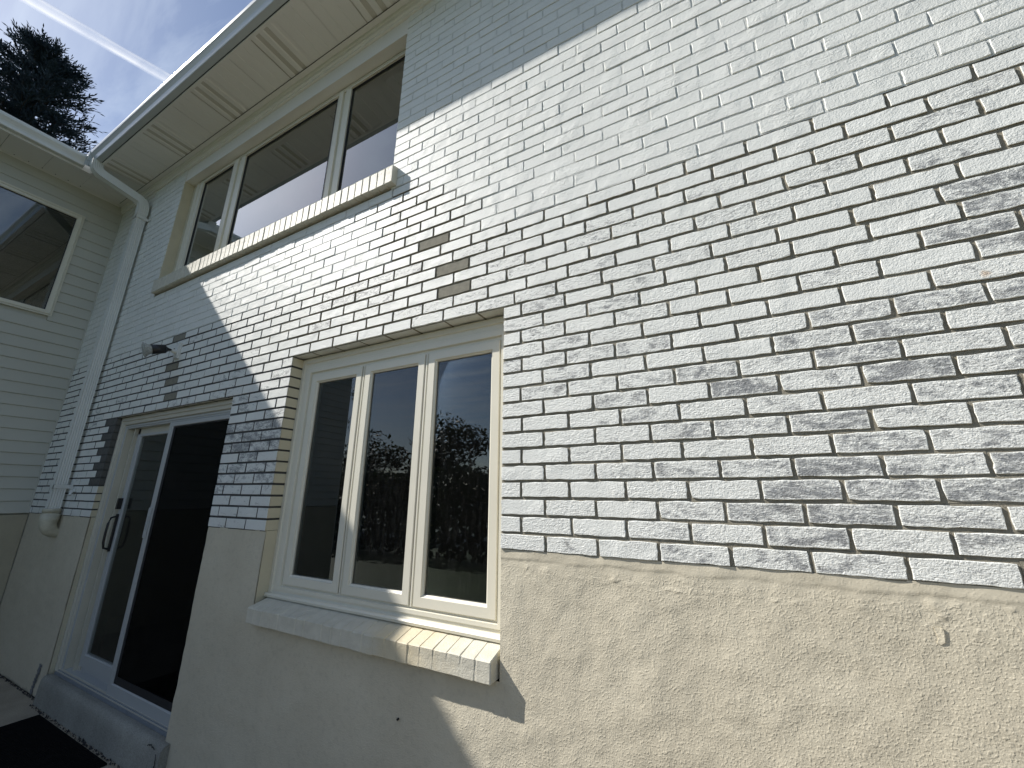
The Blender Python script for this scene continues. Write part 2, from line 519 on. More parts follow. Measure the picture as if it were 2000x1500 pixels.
# --- brick layout
PH = {17: .82, 18: .13, 19: .61, 20: .09, 21: .53, 22: .03, 23: .60, 24: .85, 25: .33, 26: .87, 27: .36}
rows = []
NROW = int(WALL_TOP / H)
rp = random.Random(5)
for n in range(1, NROW + 1):
    z0 = (n - 1) * H
    segs = []
    cuts = []
    if n <= 13: cuts.append((DR[0], DR[1]))
    if n <= 16: cuts.append((LW[0], LW[1]))
    if n >= 32: cuts.append((UW[0], UW[1]))
    x = XL
    for a, b_ in sorted(cuts):
        segs.append((x, a)); x = b_
    segs.append((x, XR))
    for a, b_ in segs:
        if n <= 16:
            ph = (0.5 if n % 2 else 0.0) if a > -1 else ((0.0 if n % 2 else 0.5) + 0.05)
        else:
            ph = PH.get(n, (0.62 if n % 2 else 0.12) + rp.uniform(-.10, .10))
        rows.append((n, z0, a, b_, ph))

bricks = []     # (n, x0, x1, z0, seg ends flags)
rb = random.Random(23)
for n, z0, a, b_, ph in rows:
    k = math.floor(a / L - ph)
    cur = a
    first = True
    while cur < b_ - 1e-6:
        k += 1
        nx = (k + ph) * L + rb.uniform(-.005, .005)
        if nx - cur < 0.045: continue
        if b_ - nx < 0.045: nx = b_
        le = first
        re_ = nx >= b_ - 1e-6
        bricks.append([n, cur, min(nx, b_), z0, le, re_, a, b_])
        cur = nx; first = False

def scuff_amount(n, x, rnd):
    r = rnd.random()
    if x > -0.10:
        if n <= 10:
            base = 0.08 + 0.56 * min(1, max(0, (x - 0.25) / 0.6))
            if n <= 4 and x < 0.45: base = 0.04
            if n >= 8 and x < 0.5: base = max(base, 0.38)
            return max(0, min(1, base + rnd.uniform(-.40, .26)))
        if n in (11, 12) and x > 0.85: return 0.65 if r < 0.55 else 0.12
        if n <= 16 and x < 0.7: return rnd.uniform(0.2, 0.6) if r < 0.7 else 0.06
        if x > 1.42 and 13 <= n <= 17: return 0.72 if r < 0.7 else 0.1
        if n <= 22: return rnd.uniform(0.2, 0.5) if r < 0.30 else 0
        return 0
    if -2.3 < x < -1.6 and n <= 10: return rnd.uniform(0.62, 0.92) if r < 0.9 else 0.1
    if -2.3 < x < -1.6 and n <= 16: return rnd.uniform(0.2, 0.55) if r < 0.45 else 0
    if x < -4.1 and n <= 14: return rnd.uniform(0.25, 0.55) if r < (0.5 if n < 6 else 0.22) else 0
    if n <= 16 and x < -2.2: return rnd.uniform(0.25, 0.5) if r < 0.35 else 0
    if 16 < n <= 22 and x > -1.5: return rnd.uniform(0.25, 0.5) if r < 0.4 else 0
    if n <= 22: return rnd.uniform(0.15, 0.4) if r < 0.12 else 0
    return 0

BARE = [(24, -0.56), (21, -0.416), (19, -0.39), (23, -3.25), (19, -3.25), (17, -3.20), (15, -3.18)]
def is_bare(n, x0, x1, re_, b_):
    for bn, bx in BARE:
        if n == bn and x0 < bx < x1: return 1
    if re_ and abs(b_ - DR[0]) < 1e-6 and 5 <= n <= 13: return 2
    return 0

def brick_mesh(w, h, depth, rnd, fine, painted, side_mat=(0, 0, 0), top_mat=0):
    """one brick, origin at the middle of its face; front at y=0, running back to y=depth.
    The face is one smooth sheet, the worn arris a facet of its own, the returns are flat.
    side_mat: material slot of left side, right side, underside"""
    j = 0.0022 if fine else 0.0011
    e = 0.0017
    vs, fs, ms, sm = [], [], [], []
    if fine:
        nu = max(3, int(round(w / 0.028)))
        us = [-w / 2 + e + (w - 2 * e) * i / nu for i in range(nu + 1)]
        ws = [-h / 2 + e, -0.22 * h, 0.0, 0.22 * h, h / 2 - e]
    else:
        us = [-w / 2 + e, w / 2 - e]
        ws = [-h / 2 + e, h / 2 - e]
    A, B = len(us), len(ws)
    loop = [(i, 0) for i in range(A)] + [(A - 1, q) for q in range(1, B)] + [(i, B - 1) for i in range(A - 2, -1, -1)] + [(0, q) for q in range(B - 2, 0, -1)]
    chips = {}
    if rnd.random() < 0.14: chips[(rnd.choice((0, A - 1)), rnd.choice((0, B - 1)))] = rnd.uniform(.0015, .004)
    P = {}
    for q, z in enumerate(ws):
        for i, u in enumerate(us):
            edge = i in (0, A - 1) or q in (0, B - 1)
            uu, zz, y = u, z, rnd.uniform(-.0003, .0003)
            if edge:
                uu += rnd.uniform(-j, j) * .6; zz += rnd.uniform(-j, j) * .6
                c = chips.get((i, q))
                if c: uu -= math.copysign(c, u); zz -= math.copysign(c * .6, z); y += .0006
            P[(i, q)] = len(vs); vs.append((uu, y, zz))
    for q in range(B - 1):
        for i in range(A - 1):
            fs.append((P[(i, q)], P[(i + 1, q)], P[(i + 1, q + 1)], P[(i, q + 1)])); ms.append(0); sm.append(True)
    ring1 = [vs[P[k]] for k in loop]
    ring2 = []
    for (i, q), (x, y, z) in zip(loop, ring1):
        cu = (i in (0, A - 1)); cz = (q in (0, B - 1))
        k = .62 if (cu and cz) else 1.0
        dx = (math.copysign(e, us[i]) * k if cu else 0); dz = (math.copysign(e, ws[q]) * k if cz else 0)
        ring2.append((x + dx + rnd.uniform(-j, j) * .5, y + e * rnd.uniform(.7, 1.1), z + dz + rnd.uniform(-j, j) * .5))
    ring3 = [(x, depth, z) for x, y, z in ring2]
    nl = len(loop)
    def band(ra, rb, mats):
        b0 = len(vs); vs.extend(ra); vs.extend(rb)
        for a in range(nl):
            b2 = (a + 1) % nl
            fs.append((b0 + a, b0 + nl + a, b0 + nl + b2, b0 + b2)); sm.append(False)
            if a < A - 1: ms.append(mats[2])
            elif a < A - 1 + B - 1: ms.append(mats[1])
            elif a < 2 * (A - 1) + B - 1: ms.append(mats[3])
            else: ms.append(mats[0])
    band(ring1, ring2, (0, 0, 0, 0))
    band(ring2, ring3, (*side_mat, top_mat))
    return vs, fs, ms, sm

def make_obj(name, vs, fs, ms, mats, smooth):
    me = bpy.data.meshes.new(name)
    me.from_pydata(vs, [], fs)
    for m in mats: me.materials.append(m)
    me.polygons.foreach_set('material_index', ms)
    me.polygons.foreach_set('use_smooth', smooth)
    me.update()
    return me

def project(p):
    d = Vector(p) - CAM
    z = d.dot(M_F)
    if z < 0.05: return None
    return (1000 + FPX * d.dot(M_R) / z, 750 + FPX * d.dot(M_D) / z)

def shown_area(x0, x1, z0, z1):
    P = [project((x, 0, z)) for x, z in ((x0, z0), (x1, z0), (x1, z1), (x0, z1))]
    if any(q is None for q in P): return 0
    P = [(min(max(a, 0), 2000), min(max(b, 0), 1500)) for a, b in P]
    s = 0
    for i in range(4):
        a, b = P[i], P[(i + 1) % 4]
        s += a[0] * b[1] - b[0] * a[1]
    return abs(s) / 2

areas = sorted(((shown_area(b[1], b[2], b[3], b[3] + H), i) for i, b in enumerate(bricks)), reverse=True)
biggest = set(i for a, i in areas[:300])

variants = {}
vr = random.Random(3)
rest = MB(); rest_scuff = []
rs = random.Random(77)
for i, (n, x0, x1, z0, le, re_, sa, sb) in enumerate(bricks):
    painted = not bare_zone((x0 + x1) / 2, z0 + H / 2)
    J = 0.0076 if painted else (0.0110 if x0 > -0.1 else 0.0108)
    g0 = 0.0 if (le and sa > XL + .01) else J / 2
    g1 = 0.0 if (re_ and sb < XR - .01) else J / 2
    w = x1 - x0 - g0 - g1
    h = H - J + rs.uniform(-.0012, .0012)
    cx = (x0 + g0 + x1 - g1) / 2
    cz = z0 + H / 2 + rs.uniform(-.0007, .0007)
    amt = 0.0 if painted else scuff_amount(n, cx, rs)
    bare = is_bare(n, x0, x1, re_, sb)
    lint = (n == 17 and x1 > LW[0] and x0 < LW[1]) or (n == 14 and x1 > DR[0] and x0 < DR[1])
    jamb_l = le and sa > XL + .01          # brick starts at an opening's right-hand jamb
    jamb_r = re_ and sb < XR - .01         # brick ends at an opening's left-hand jamb
    depth = 0.10 if (lint or jamb_l or jamb_r) else 0.022
    yo = rs.uniform(-.0016, .0016)
    raw = 0 if painted else (5 if cx < -1.67 and n <= 24 else 4)       # paint never reached into the open joints
    if bare: yo += 0.0015
    if i in biggest:
        special = lint or jamb_l or jamb_r or bare
        if special:
            k_ = 2 if raw else 0
            sm = (1 if jamb_l else k_, 1 if jamb_r else k_, 0 if lint else k_)
            rawm = M_MORTAR2 if raw == 5 else M_MORTAR
            mats = [M_BRICK, M_REVEAL, rawm] if not bare else ([M_BARE] * 3 if bare == 1 else [M_BARE2] * 3)
            vs, fs, ms, smo = brick_mesh(w, h, depth, vr, True, painted, sm, k_)
            me = make_obj('brick', vs, fs, ms, mats, smo)
            sx = 1.0
        else:
            key = (round(w / 0.05), raw)
            pool = variants.setdefault(key, [])
            if len(pool) < 14:
                k_ = 1 if raw else 0
                vs, fs, ms, smo = brick_mesh(w, h, depth, vr, True, painted, (k_, k_, k_), k_)
                pool.append((make_obj('brick', vs, fs, ms, [M_BRICK, M_MORTAR2 if raw == 5 else M_MORTAR], smo), w))
            me, w0 = pool[rs.randrange(len(pool))]
            sx = w / w0
        o = bpy.data.objects.new('brick', me)
        COL.objects.link(o)
        o.location = (cx, yo, cz)
        o.scale = (sx, 1, 1)
        o.rotation_euler = (0, rs.uniform(-.004, .004), rs.uniform(-.004, .004))
        o.color = (amt, 0, 0, 1)
        place(o)
    else:
        sm = (1 if jamb_l else raw, 1 if jamb_r else raw, 0 if lint else raw)
        vs, fs, ms, smo = brick_mesh(w, h, depth, vr, False, painted, sm, raw)
        if bare: ms = [1 + bare for _ in ms]
        b0 = len(rest.v)
        rest.v.extend([(v[0] + cx, v[1] + yo, v[2] + cz) for v in vs])
        rest.f.extend([tuple(q + b0 for q in f) for f in fs])
        rest.m.extend(ms); rest.sm.extend(smo)
        rest_scuff.extend([amt] * len(vs))
    # mortar behind: one cell per brick, shallower where it is painted over
    mxm = (x0 + x1) / 2
    dk = min(1, max(0, (0.2 - mxm) / 1.1))
    tgt, my = (pmortar, 0.0025 + rs.uniform(-.0005, .0008)) if painted else ((mortar if mxm > -1.67 or n > 16 and mxm > -2.1 else dkmortar), (0.0048 + .0044 * dk if mxm > -1.70 else 0.0044) + rs.uniform(-.0005, .0009))
    tgt.add([(x0, my, z0), (x1, my, z0), (x1, my, z0 + H), (x0, my, z0 + H)], [(0, 1, 2, 3)])
    # mortar in the reveals, set back from the brick returns
    if jamb_r: tgt.box(x1 - 0.10, x1 - 0.0075, my + .0005, 0.13, z0, z0 + H)
    if jamb_l: tgt.box(x0 + 0.0075, x0 + 0.10, my + .0005, 0.13, z0, z0 + H)
    if lint: tgt.box(x0, x1, my + .0005, 0.13, z0 + 0.0085, z0 + H)
ro = place(rest.build('brickwork', [M_BRICK, M_REVEAL, M_BARE, M_BARE2, M_MORTAR, M_MORTAR2], None, fix=False))
ro['kind'] = 'stuff'
ro.color = (0, 0, 0, 1)
at = ro.data.attributes.new('scuff', 'FLOAT', 'POINT')
at.data.foreach_set('value', rest_scuff)
place(mortar.build('mortar', M_MORTAR, None, fix=False))
place(dkmortar.build('dark_mortar', M_MORTAR2, None, fix=False))
place(pmortar.build('painted_mortar', M_PMORTAR, None, fix=False))

# --- wall core behind the face, with the openings left through it
mb = MB()
Y0, Y1 = 0.132, 0.30
holes = [(LW[0] - .0, LW[1], LW[3] - .02, LW[2]), (DR[0], DR[1], GZ, DR[2]), (UW[0], UW[1], UW[3] - .2, UW[2])]
xs = sorted({XL, XR, LW[0], LW[1], DR[0], DR[1], UW[0], UW[1]})
zs = sorted({GZ, WALL_TOP + .1, LW[3] - .02, LW[2], DR[2], UW[3] - .2, UW[2], 1.7})
for a, b_ in zip(xs, xs[1:]):
    for c, d in zip(zs, zs[1:]):
        mxp, mzp = (a + b_) / 2, (c + d) / 2
        if any(h0 < mxp < h1 and h2 < mzp < h3 for h0, h1, h2, h3 in holes): continue
        mb.box(a, b_, Y0, Y1, c, d)
place(mb.build('wall_core', M_ROOM))

# ------------------------------------------------------------------ stucco base
def lines(pairs):
    out = []
    for a, b_, st in pairs:
        n = max(1, int(round((b_ - a) / st)))
        out += [a + (b_ - a) * i / n for i in range(n)]
    out.append(pairs[-1][1])
    return out
sxs = lines([(XL, DR[0], .04), (DR[0], DR[1], .05), (DR[1], LW[0], .03), (LW[0], -0.30, .025), (-0.30, LW[1], .008), (LW[1], 1.45, .008), (1.45, XR, .05)])
szs = lines([(GZ, -1.15, .03), (-1.15, -0.463, .0085), (-0.463, -0.10, .008), (-0.10, 0.0035, .0045)])
def fr(x, z, s, o=0): return mnoise.noise(Vector((x * s, o, z * s)))
def stucco_y(x, z):
    y = 0.0055
    y -= 0.0030 * fr(x, z, 5.5) + 0.0022 * fr(x, z, 14, 3)
    if x > -0.4:
        y -= 0.0008 * fr(x, z, 34, 5)
        # trowelled lip just under the lowest course, stopping in a ragged edge
        edge = -0.034 - 0.012 * fr(x, 0, 7, 2) - 0.006 * fr(x, 0, 31, 4)
        lip = min(1, max(0, (z - edge) / 0.007))
        y -= 0.0026 * lip * (0.7 + 0.5 * fr(x, z, 12, 8))
        # older patch line further down
        e2 = -0.075 - 0.02 * fr(x, 0, 4.5, 6) - 0.010 * fr(x, 0, 26, 7) - 0.03 * max(0, x - .7)
        d = z - e2
        if x > 0.15: y -= 0.0018 * math.exp(-(d / 0.004) ** 2) * max(0, 0.25 + fr(x, z, 40, 1)) * 1.6
        # clots of paint left under the joint
        for bx, bz, br, bh in ((1.192, -0.050, .020, .009), (1.203, -0.075, .012, .008), (1.185, -0.09, .010, .006), (1.23, -.047, .008, .006), (1.29, -.062, .007, .005), (1.33, -.045, .006, .006),
                               (0.36, -0.066, .014, .006), (0.33, -0.085, .010, .004), (0.62, -0.10, .009, .004), (0.02, -0.055, .010, .005), (0.10, -.06, .012, .004)):
            r2 = (x - bx) ** 2 + (z - bz) ** 2
            if r2 < (br * 2) ** 2: y -= .55 * bh * math.exp(-r2 / (br * br * .5)) * (0.7 + 0.6 * fr(x, z, 90, 2))
    return y
nx_, nz_ = len(sxs), len(szs)
sv = [(x, stucco_y(x, z), z) for z in szs for x in sxs]
sf = []
for q in range(nz_ - 1):
    for i in range(nx_ - 1):
        cx, cz = (sxs[i] + sxs[i + 1]) / 2, (szs[q] + szs[q + 1]) / 2
        if DR[0] < cx < DR[1]: continue
        if LW[0] < cx < LW[1] and cz > -0.463: continue
        sf.append((q * nx_ + i, q * nx_ + i + 1, (q + 1) * nx_ + i + 1, (q + 1) * nx_ + i))
sm_ = MB(); sm_.v = sv; sm_.f = sf; sm_.m = [0] * len(sf); sm_.sm = [True] * len(sf)
place(sm_.build('stucco_base', M_STUCCO, None, fix=False))
# cream painted returns of the stucco at the openings
for a, b_, c in ((LW[0] - .09, LW[0], -0.463), (LW[1], LW[1] + .09, -0.463), (DR[0] - .09, DR[0], GZ), (DR[1], DR[1] + .09, GZ)):
    mb = MB(); mb.box(a, b_, 0.011, 0.13, c, 0.002)
    place(mb.build('stucco_reveal', M_REVEAL))
# the loose flake hanging on the stucco
fl = MB()
fx, fz = 1.187, -0.122
pts = [(-.008, .020), (.009, .018), (.010, .000), (.006, -.014), (-.003, -.021), (-.009, -.018), (-.004, -.006), (-.007, .008)]
vs = [(fx + a, stucco_y(fx + a, fz + b_) - 0.0015 - 0.0018 * (1 if a > 0 else 0), fz + b_) for a, b_ in pts] + [(fx + a, stucco_y(fx + a, fz + b_) + .002, fz + b_) for a, b_ in pts]
nn = len(pts)
fl.add(vs, [tuple(range(nn))] + [(i, nn + i, nn + (i + 1) % nn, (i + 1) % nn) for i in range(nn)])
place(fl.build('paint_flake', M_STUCCO))
# nail in the stucco
nl = MB(); nl.tube([(-0.571, 0.004, -0.682), (-0.571, -0.004, -0.682)], 0.0045, 8); place(nl.build('nail_head', M_BLACK))

# ------------------------------------------------------------------ lower window
lw = place(empty('lower_window'))
lw['label'] = 'lower casement window with three tall panes'
mb = MB()
prof = [(0, .128), (0, .078), (.030, .074), (.034, .084), (.060, .084), (.064, .078), (.092, .078), (.096, .092), (.112, .092), (.112, .128)]
mb.frame(LW[0], LW[1], -0.352, LW[2] - .004, prof, sides=(1.0, .58, .60, 1.08))
mb.build('frame', M_FRAME, lw)
SASH = [(-1.560, -1.108), (-1.080, -0.628), (-0.603, -0.158)]
sp = [(0, .120), (0, .084), (.003, .081), (.043, .081), (.047, .088), (.053, .092), (.053, .112)]
for a, b_ in SASH:
    mb = MB(); mb.frame(a, b_, -0.284, 0.957, sp); mb.build('sash', M_FRAME, lw)
    mb = MB()
    mb.frame(a - .004, b_ + .004, -0.2875, 0.9605, [(0, .094), (.006, .094)])
    mb.build('gasket', M_SEAL_SHADE, lw)
    mb = MB(); mb.box(a + .05, b_ - .05, .1005, .1045, -0.234, 0.907); mb.build('pane', M_GLASS, lw)
for a in (-1.094, -0.6155):
    mb = MB()
    mb.box(a - .0085, a + .0085, .087, .128, -0.286, 0.958)
    mb.box(a - .004, a + .004, .083, .087, -0.286, 0.958)
    mb.build('mullion', M_FRAME, lw)
# bead that runs along the bottom of the frame
mb = MB(); mb.prism_x([(.084, -.352), (.055, -.352), (.052, -.340), (.060, -.333), (.078, -.3335)], LW[0] + .003, LW[1] - .003)
mb.build('sill_nosing', M_FRAME, lw)

def sill_brick(x0, x1, yf, zt, zb, ys, zs_, rnd, mat=M_SILL, name='brick', parent=None, g=0.0022):
    """one sloping rowlock brick, rounded and a little uneven"""
    mb = MB()
    a, b_ = x0 + g, x1 - g
    e = .004
    dz = rnd.uniform(-.0018, .0018); dy = rnd.uniform(-.0018, .0018)
    prof = [(ys, zs_), (yf + e + dy, zt + dz), (yf + dy, zt - e + dz), (yf + dy + .001, (zt + zb) / 2), (yf + dy, zb + e + dz), (yf + e + dy, zb + dz), (0.03, zb + .004)]
    n = len(prof)
    xs_ = [a, a + .004, b_ - .004, b_]
    vs = []
    for i, x in enumerate(xs_):
        ins = .0035 if i in (0, 3) else 0
        for q, (y, z) in enumerate(prof):
            vs.append((x + rnd.uniform(-.0008, .0008), y + (ins if 0 < q < 6 else 0), z - (ins if q in (0, 1) else 0) + (ins if q in (5,) else 0)))
    fs = []
    for i in range(3):
        for q in range(n):
            q2 = (q + 1) % n
            fs.append((i * n + q, i * n + q2, (i + 1) * n + q2, (i + 1) * n + q))
    fs.append(tuple(range(n))); fs.append(tuple(range(3 * n, 4 * n))[::-1])
    mb.add(vs, fs, 0, False)
    return mb.build(name, mat, parent)

ls = place(empty('lower_sill'))
ls['label'] = 'painted brick sill below the lower window'
jx = [-1.655, -1.585, -1.515, -1.445, -1.377, -1.305, -1.237, -1.170, -1.105, -1.040, -0.974, -0.908, -0.840, -0.774, -0.707, -0.639, -0.572, -0.508, -0.444, -0.376, -0.308, -0.243, -0.176, -0.105]
rr = random.Random(9)
for a, b_ in zip(jx, jx[1:]):
    sill_brick(a, b_, -0.041, -0.386, -0.463, 0.075, -0.354, rr, parent=ls)
mb = MB(); mb.prism_x([(.07, -.357), (-.038, -.389), (-.040, -.458), (.03, -.458)], jx[0] + .004, jx[-1] - .004); mb.build('mortar_bed', M_SILL, ls)

# ------------------------------------------------------------------ upper window
uw = place(empty('upper_window'))
uw['label'] = 'upper window of one wide pane between two narrow panes'
mb = MB()
YF = .075
prof = [(0, .128), (0, YF + .020), (.030, YF + .020), (.033, YF + .004), (.085, YF + .004), (.090, YF + .014), (.135, YF + .014), (.140, YF), (.190, YF), (.195, YF + .018), (.195, .128)]
mb.frame(UW[0] + .055, UW[1], 2.30, UW[2], prof, sides=(.95, .36, .55, .27))
mb.build('frame', M_FRAME, uw)
mb = MB()                                               # plain lining of the left reveal
mb.box(UW[0] - .02, UW[0] + .006, 0.001, .128, 2.262, UW[2] - .002)
mb.box(UW[0] + .006, UW[0] + .055, .088, .128, 2.262, UW[2] - .002)
mb.build('reveal_lining', M_REVEAL, uw)
for a, b_ in ((-3.315, -3.085), (-1.780, -1.600)):
    mb = MB()
    w_ = b_ - a
    pr = [(a, .128), (a, YF + .018), (a + .045, YF), (a + .045, YF - .004), (a + w_ * .52, YF - .004), (a + w_ * .52, YF + .012), (a + w_ * .70, YF + .012), (a + w_ * .70, YF), (b_, YF + .004), (b_, YF + .018), (b_, .128)]
    vs = [(x, y, 2.40) for x, y in pr] + [(x, y, 3.45) for x, y in pr]
    n = len(pr)
    mb.add(vs, [(i, i + 1, n + i + 1, n + i) for i in range(n - 1)])
    mb.build('mullion', M_FRAME, uw)
for a, b_ in ((-3.862, -3.312), (-3.088, -1.777), (-1.603, -1.004)):
    mb = MB(); mb.box(a, b_, YF + .022, YF + .026, 2.402, 3.441); mb.build('pane', M_GLASSUP, uw)
    mb = MB(); mb.frame(a, b_, 2.402, 3.441, [(0, YF + .014), (.009, YF + .0145), (.009, YF + .021)]); mb.build('gasket', M_SEAL_SHADE, uw)
us = place(empty('upper_sill'))
us['label'] = 'painted brick sill below the upper window'
x = -4.052
NS = 47
st = (4.052 - 0.888) / NS
for i in range(NS):
    gg = 0.0003 if i < 7 else 0.0022
    sill_brick(x, x + st, -0.045 + (0.0 if i > 6 else .0), 2.240, 2.112, 0.128, 2.300, rr, parent=us, mat=M_SILL, g=gg)
    x += st
mb = MB(); mb.prism_x([(.12, 2.297), (-.036, 2.236), (-.039, 2.117), (.03, 2.117)], -4.048, -0.892); mb.build('mortar_bed', M_SILL, us)
mb = MB(); mb.box(-4.10, -4.052, -0.030, .12, 2.125, 2.262); mb.build('sill_stop', M_SILL, us)

# ------------------------------------------------------------------ header, frieze, soffit, gutter, roof
SZ = 3.742
mb = MB()
mb.box(UW[0] - .0, UW[1], 0.004, .128, UW[2], 3.652)
place(mb.build('window_header', M_SOFFIT))
mb = MB()
mb.prism_x([(.10, 3.648), (-.014, 3.648), (-.016, 3.668), (-.026, 3.676), (-.026, 3.706), (-.034, 3.716), (-.036, 3.738), (.10, 3.738)], XL, XR)
place(mb.build('frieze_board', M_SOFFIT))
mb = MB()
mb.prism_x([(-.036, 3.7365), (-.072, 3.7365), (-.074, 3.7415), (-.036, 3.7455)], XL, XR)
place(mb.build('soffit_trim', M_SOFFIT))
mb = MB(); mb.box(XL, XR, -.0768, -.0738, SZ - .0035, SZ - .0008); place(mb.build('trim_gap_shade', M_SEAL_SHADE))  # black strip painting the shadow line between trim and panels
mb = MB(); mb.box(-5.20, XR, -.4525, -.4465, 3.7515, 3.7545); place(mb.build('gutter_gap_shade', M_SEAL_SHADE))  # black strip painting the shade between gutter back and fascia
PW = 0.3103
x0 = -1.31 - PW * 15
k = 0
rr = random.Random(4)
while x0 < XR - .01:
    x1 = min(x0 + PW, XR)
    if x1 > XL + .02:
        vent = ((round((x0 + 1.31) / PW)) % 3 == 0) and x0 > -5.5
        a0 = max(x0, XL)
        mb = MB()
        f = (x1 - x0) / 3
        pr = []
        dz = rr.uniform(0, .0015)
        for q in range(3):
            s0 = x0 + q * f
            if vent:
                pr += [(s0, SZ + .0075), (s0 + .010, SZ + .0075), (s0 + .020, SZ), (s0 + .058, SZ), (s0 + .068, SZ + .0075)]
            else:
                g_ = .008 if q == 0 else .0042
                pr += [(s0, SZ + g_), (s0 + .004, SZ + g_), (s0 + .010, SZ), (s0 + f - .004, SZ + .0006 + dz)]
        pr.append((x1, SZ + (.011 if vent else .0006)))
        pr = [(max(px, XL), pz) for px, pz in pr]
        n = len(pr)
        vs = [(px, -.425, pz) for px, pz in pr] + [(px, -.04, pz) for px, pz in pr]
        for i in range(n - 1):
            if pr[i + 1][0] - pr[i][0] < 1e-5: continue
            isv = vent and abs(pr[i][1] - (SZ + .0075)) < 1e-6 and abs(pr[i + 1][1] - (SZ + .0075)) < 1e-6
            mb.add([vs[i], vs[i + 1], vs[n + i + 1], vs[n + i]], [(0, 1, 2, 3)], 1 if isv else 0)
        # standing lock edge that joins it to the next panel
        mb.add([(x0, -.425, SZ + .0075), (x0, -.04, SZ + .0075), (x0, -.04, SZ - .002), (x0, -.425, SZ - .002)], [(0, 1, 2, 3)], 0)
        mb.add([(x0, -.425, SZ - .002), (x0, -.04, SZ - .002), (x0 + .007, -.04, SZ - .001), (x0 + .007, -.425, SZ - .001)], [(0, 1, 2, 3)], 0)
        o = place(mb.build('soffit_panel', [M_SOFFIT, M_VENT], None, fix=False))
        # black blocks stand in for the shade in the gaps at the panel end
        if k % 1 == 0 and x0 > XL:
            gm = MB()
            for q in range(3):
                gx = x0 + q * f
                gm.box(gx - .004, gx + .004, -.0765, -.068, SZ - .003, SZ + .0005)
            gm.build('panel_gap_shade', M_SEAL_SHADE, o)
    x0 += PW; k += 1
mb = MB()
mb.box(XL, XR, -.02, .3, 3.762, 3.80)
mb.box(XL, XR, -.42, .0, 3.766, 3.775)
place(mb.build('eave_deck', M_ROOM))
mb = MB()
mb.prism_x([(-.425, 3.748), (-.425, 3.738), (-.447, 3.738), (-.447, 3.88), (-.430, 3.88)], -5.33, XR)
place(mb.build('fascia', M_SOFFIT))
def gutter_profile():
    return [(-.4475, 3.875), (-.450, 3.755), (-.4985, 3.7575), (-.503, 3.765), (-.505, 3.785), (-.512, 3.805), (-.526, 3.826), (-.538, 3.842), (-.5415, 3.860), (-.5415, 3.874), (-.534, 3.879), (-.528, 3.875),
            (-.534, 3.870), (-.534, 3.846), (-.520, 3.828), (-.507, 3.806), (-.499, 3.786), (-.496, 3.764), (-.456, 3.761), (-.4525, 3.875)]
mb = MB()
mb.prism_x(gutter_profile(), -5.205, XR, smooth=False)
mb.box(-5.207, -5.205, -.538, -.45, 3.757, 3.873)
place(mb.build('gutter', M_GUTTER))
mb = MB()
mb.box(-5.08, -5.076, -.5445, -.448, 3.7535, 3.877)
place(mb.build('gutter_joint', M_GUTTER))
mb = MB()
mb.prism_x([(-.455, 3.882), (-.455, 3.894), (4.4, 5.35), (4.4, 5.33)], XL - .2, XR)
mb.add([(XR, -.45, 3.88), (XR, 4.4, 5.33), (XR, 4.4, -1.3), (XR, 0.3, -1.3), (XR, .3, 3.7)], [(0, 1, 2, 3, 4)])
mb.box(XL - .2, XR, 4.35, 4.45, -1.35, 5.33)
place(mb.build('roof', M_ROOF))

# ------------------------------------------------------------------ rooms behind the glass
def room(x0, x1, y0, y1, z0, z1):
    mb = MB()
    vs = [(x0, y0, z0), (x1, y0, z0), (x1, y1, z0), (x0, y1, z0), (x0, y0, z1), (x1, y0, z1), (x1, y1, z1), (x0, y1, z1)]
    mb.add(vs, [(0, 1, 2, 3), (4, 7, 6, 5), (1, 5, 6, 2), (2, 6, 7, 3), (3, 7, 4, 0)])
    return place(mb.build('room', M_ROOM, None, fix=False))
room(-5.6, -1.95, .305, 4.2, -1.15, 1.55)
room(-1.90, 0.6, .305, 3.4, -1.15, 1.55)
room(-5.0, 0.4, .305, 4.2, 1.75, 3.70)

# ------------------------------------------------------------------ sliding door
dr = place(empty('sliding_door'))
dr['label'] = 'white sliding patio door with a dark screen on its right half'
mb = MB()
prof = [(0, .13), (0, .040), (.030, .036), (.034, .046), (.060, .046), (.064, .058), (.066, .13)]
mb.frame(DR[0], DR[1] + .0, -1.156, DR[2] - .003, prof, sides=(1, .6, .2, 1.05))
mb.build('casing', M_CASING, dr)
mb = MB()
prof = [(0, .13), (0, .060), (.016, .060), (.018, .066), (.030, .066), (.032, .13)]
mb.frame(DR[0] + .066, DR[1] - .04, -1.150, DR[2] - .072, prof, sides=(.9, 1, .3, 1.0))
mb.build('frame', M_FRAMEW, dr)
mb = MB()                                              # jamb liner between casing and sliding leaf
mb.box(DR[0] + .095, DR[0] + .105, .062, .13, -1.15, .775)
mb.box(DR[0] + .105, -3.935, .112, .13, -1.15, .775)
mb.box(-3.985, -3.975, .085, .115, -1.15, .775)
mb.box(-3.985, -3.26, .112, .130, .705, .80)
mb.build('jamb', M_CASING, dr)
mb = MB(); mb.box(-4.08, -3.27, .118, .1305, -1.152, -1.085); mb.build('track_riser', M_FRAMEW, dr)
mb = MB()
mb.frame(-3.940, -3.300, -1.100, .722, [(0, .128), (0, .100), (.058, .100), (.062, .106), (.066, .106), (.066, .128)], sides=(1, .8, 1.35, .35))
mb.build('sliding_leaf', M_FRAMEW, dr)
mb = MB(); mb.box(-3.876, -3.352, .113, .117, -1.012, .70); mb.build('pane', M_GLASSDOOR, dr)
mb = MB()
mb.frame(-3.272, -2.330, -1.158, .772, [(0, .086), (0, .056), (.050, .056), (.054, .062), (.056, .086)], sides=(.98, .6, 1.55, .62))
mb.build('screen_leaf', M_FRAMEW, dr)
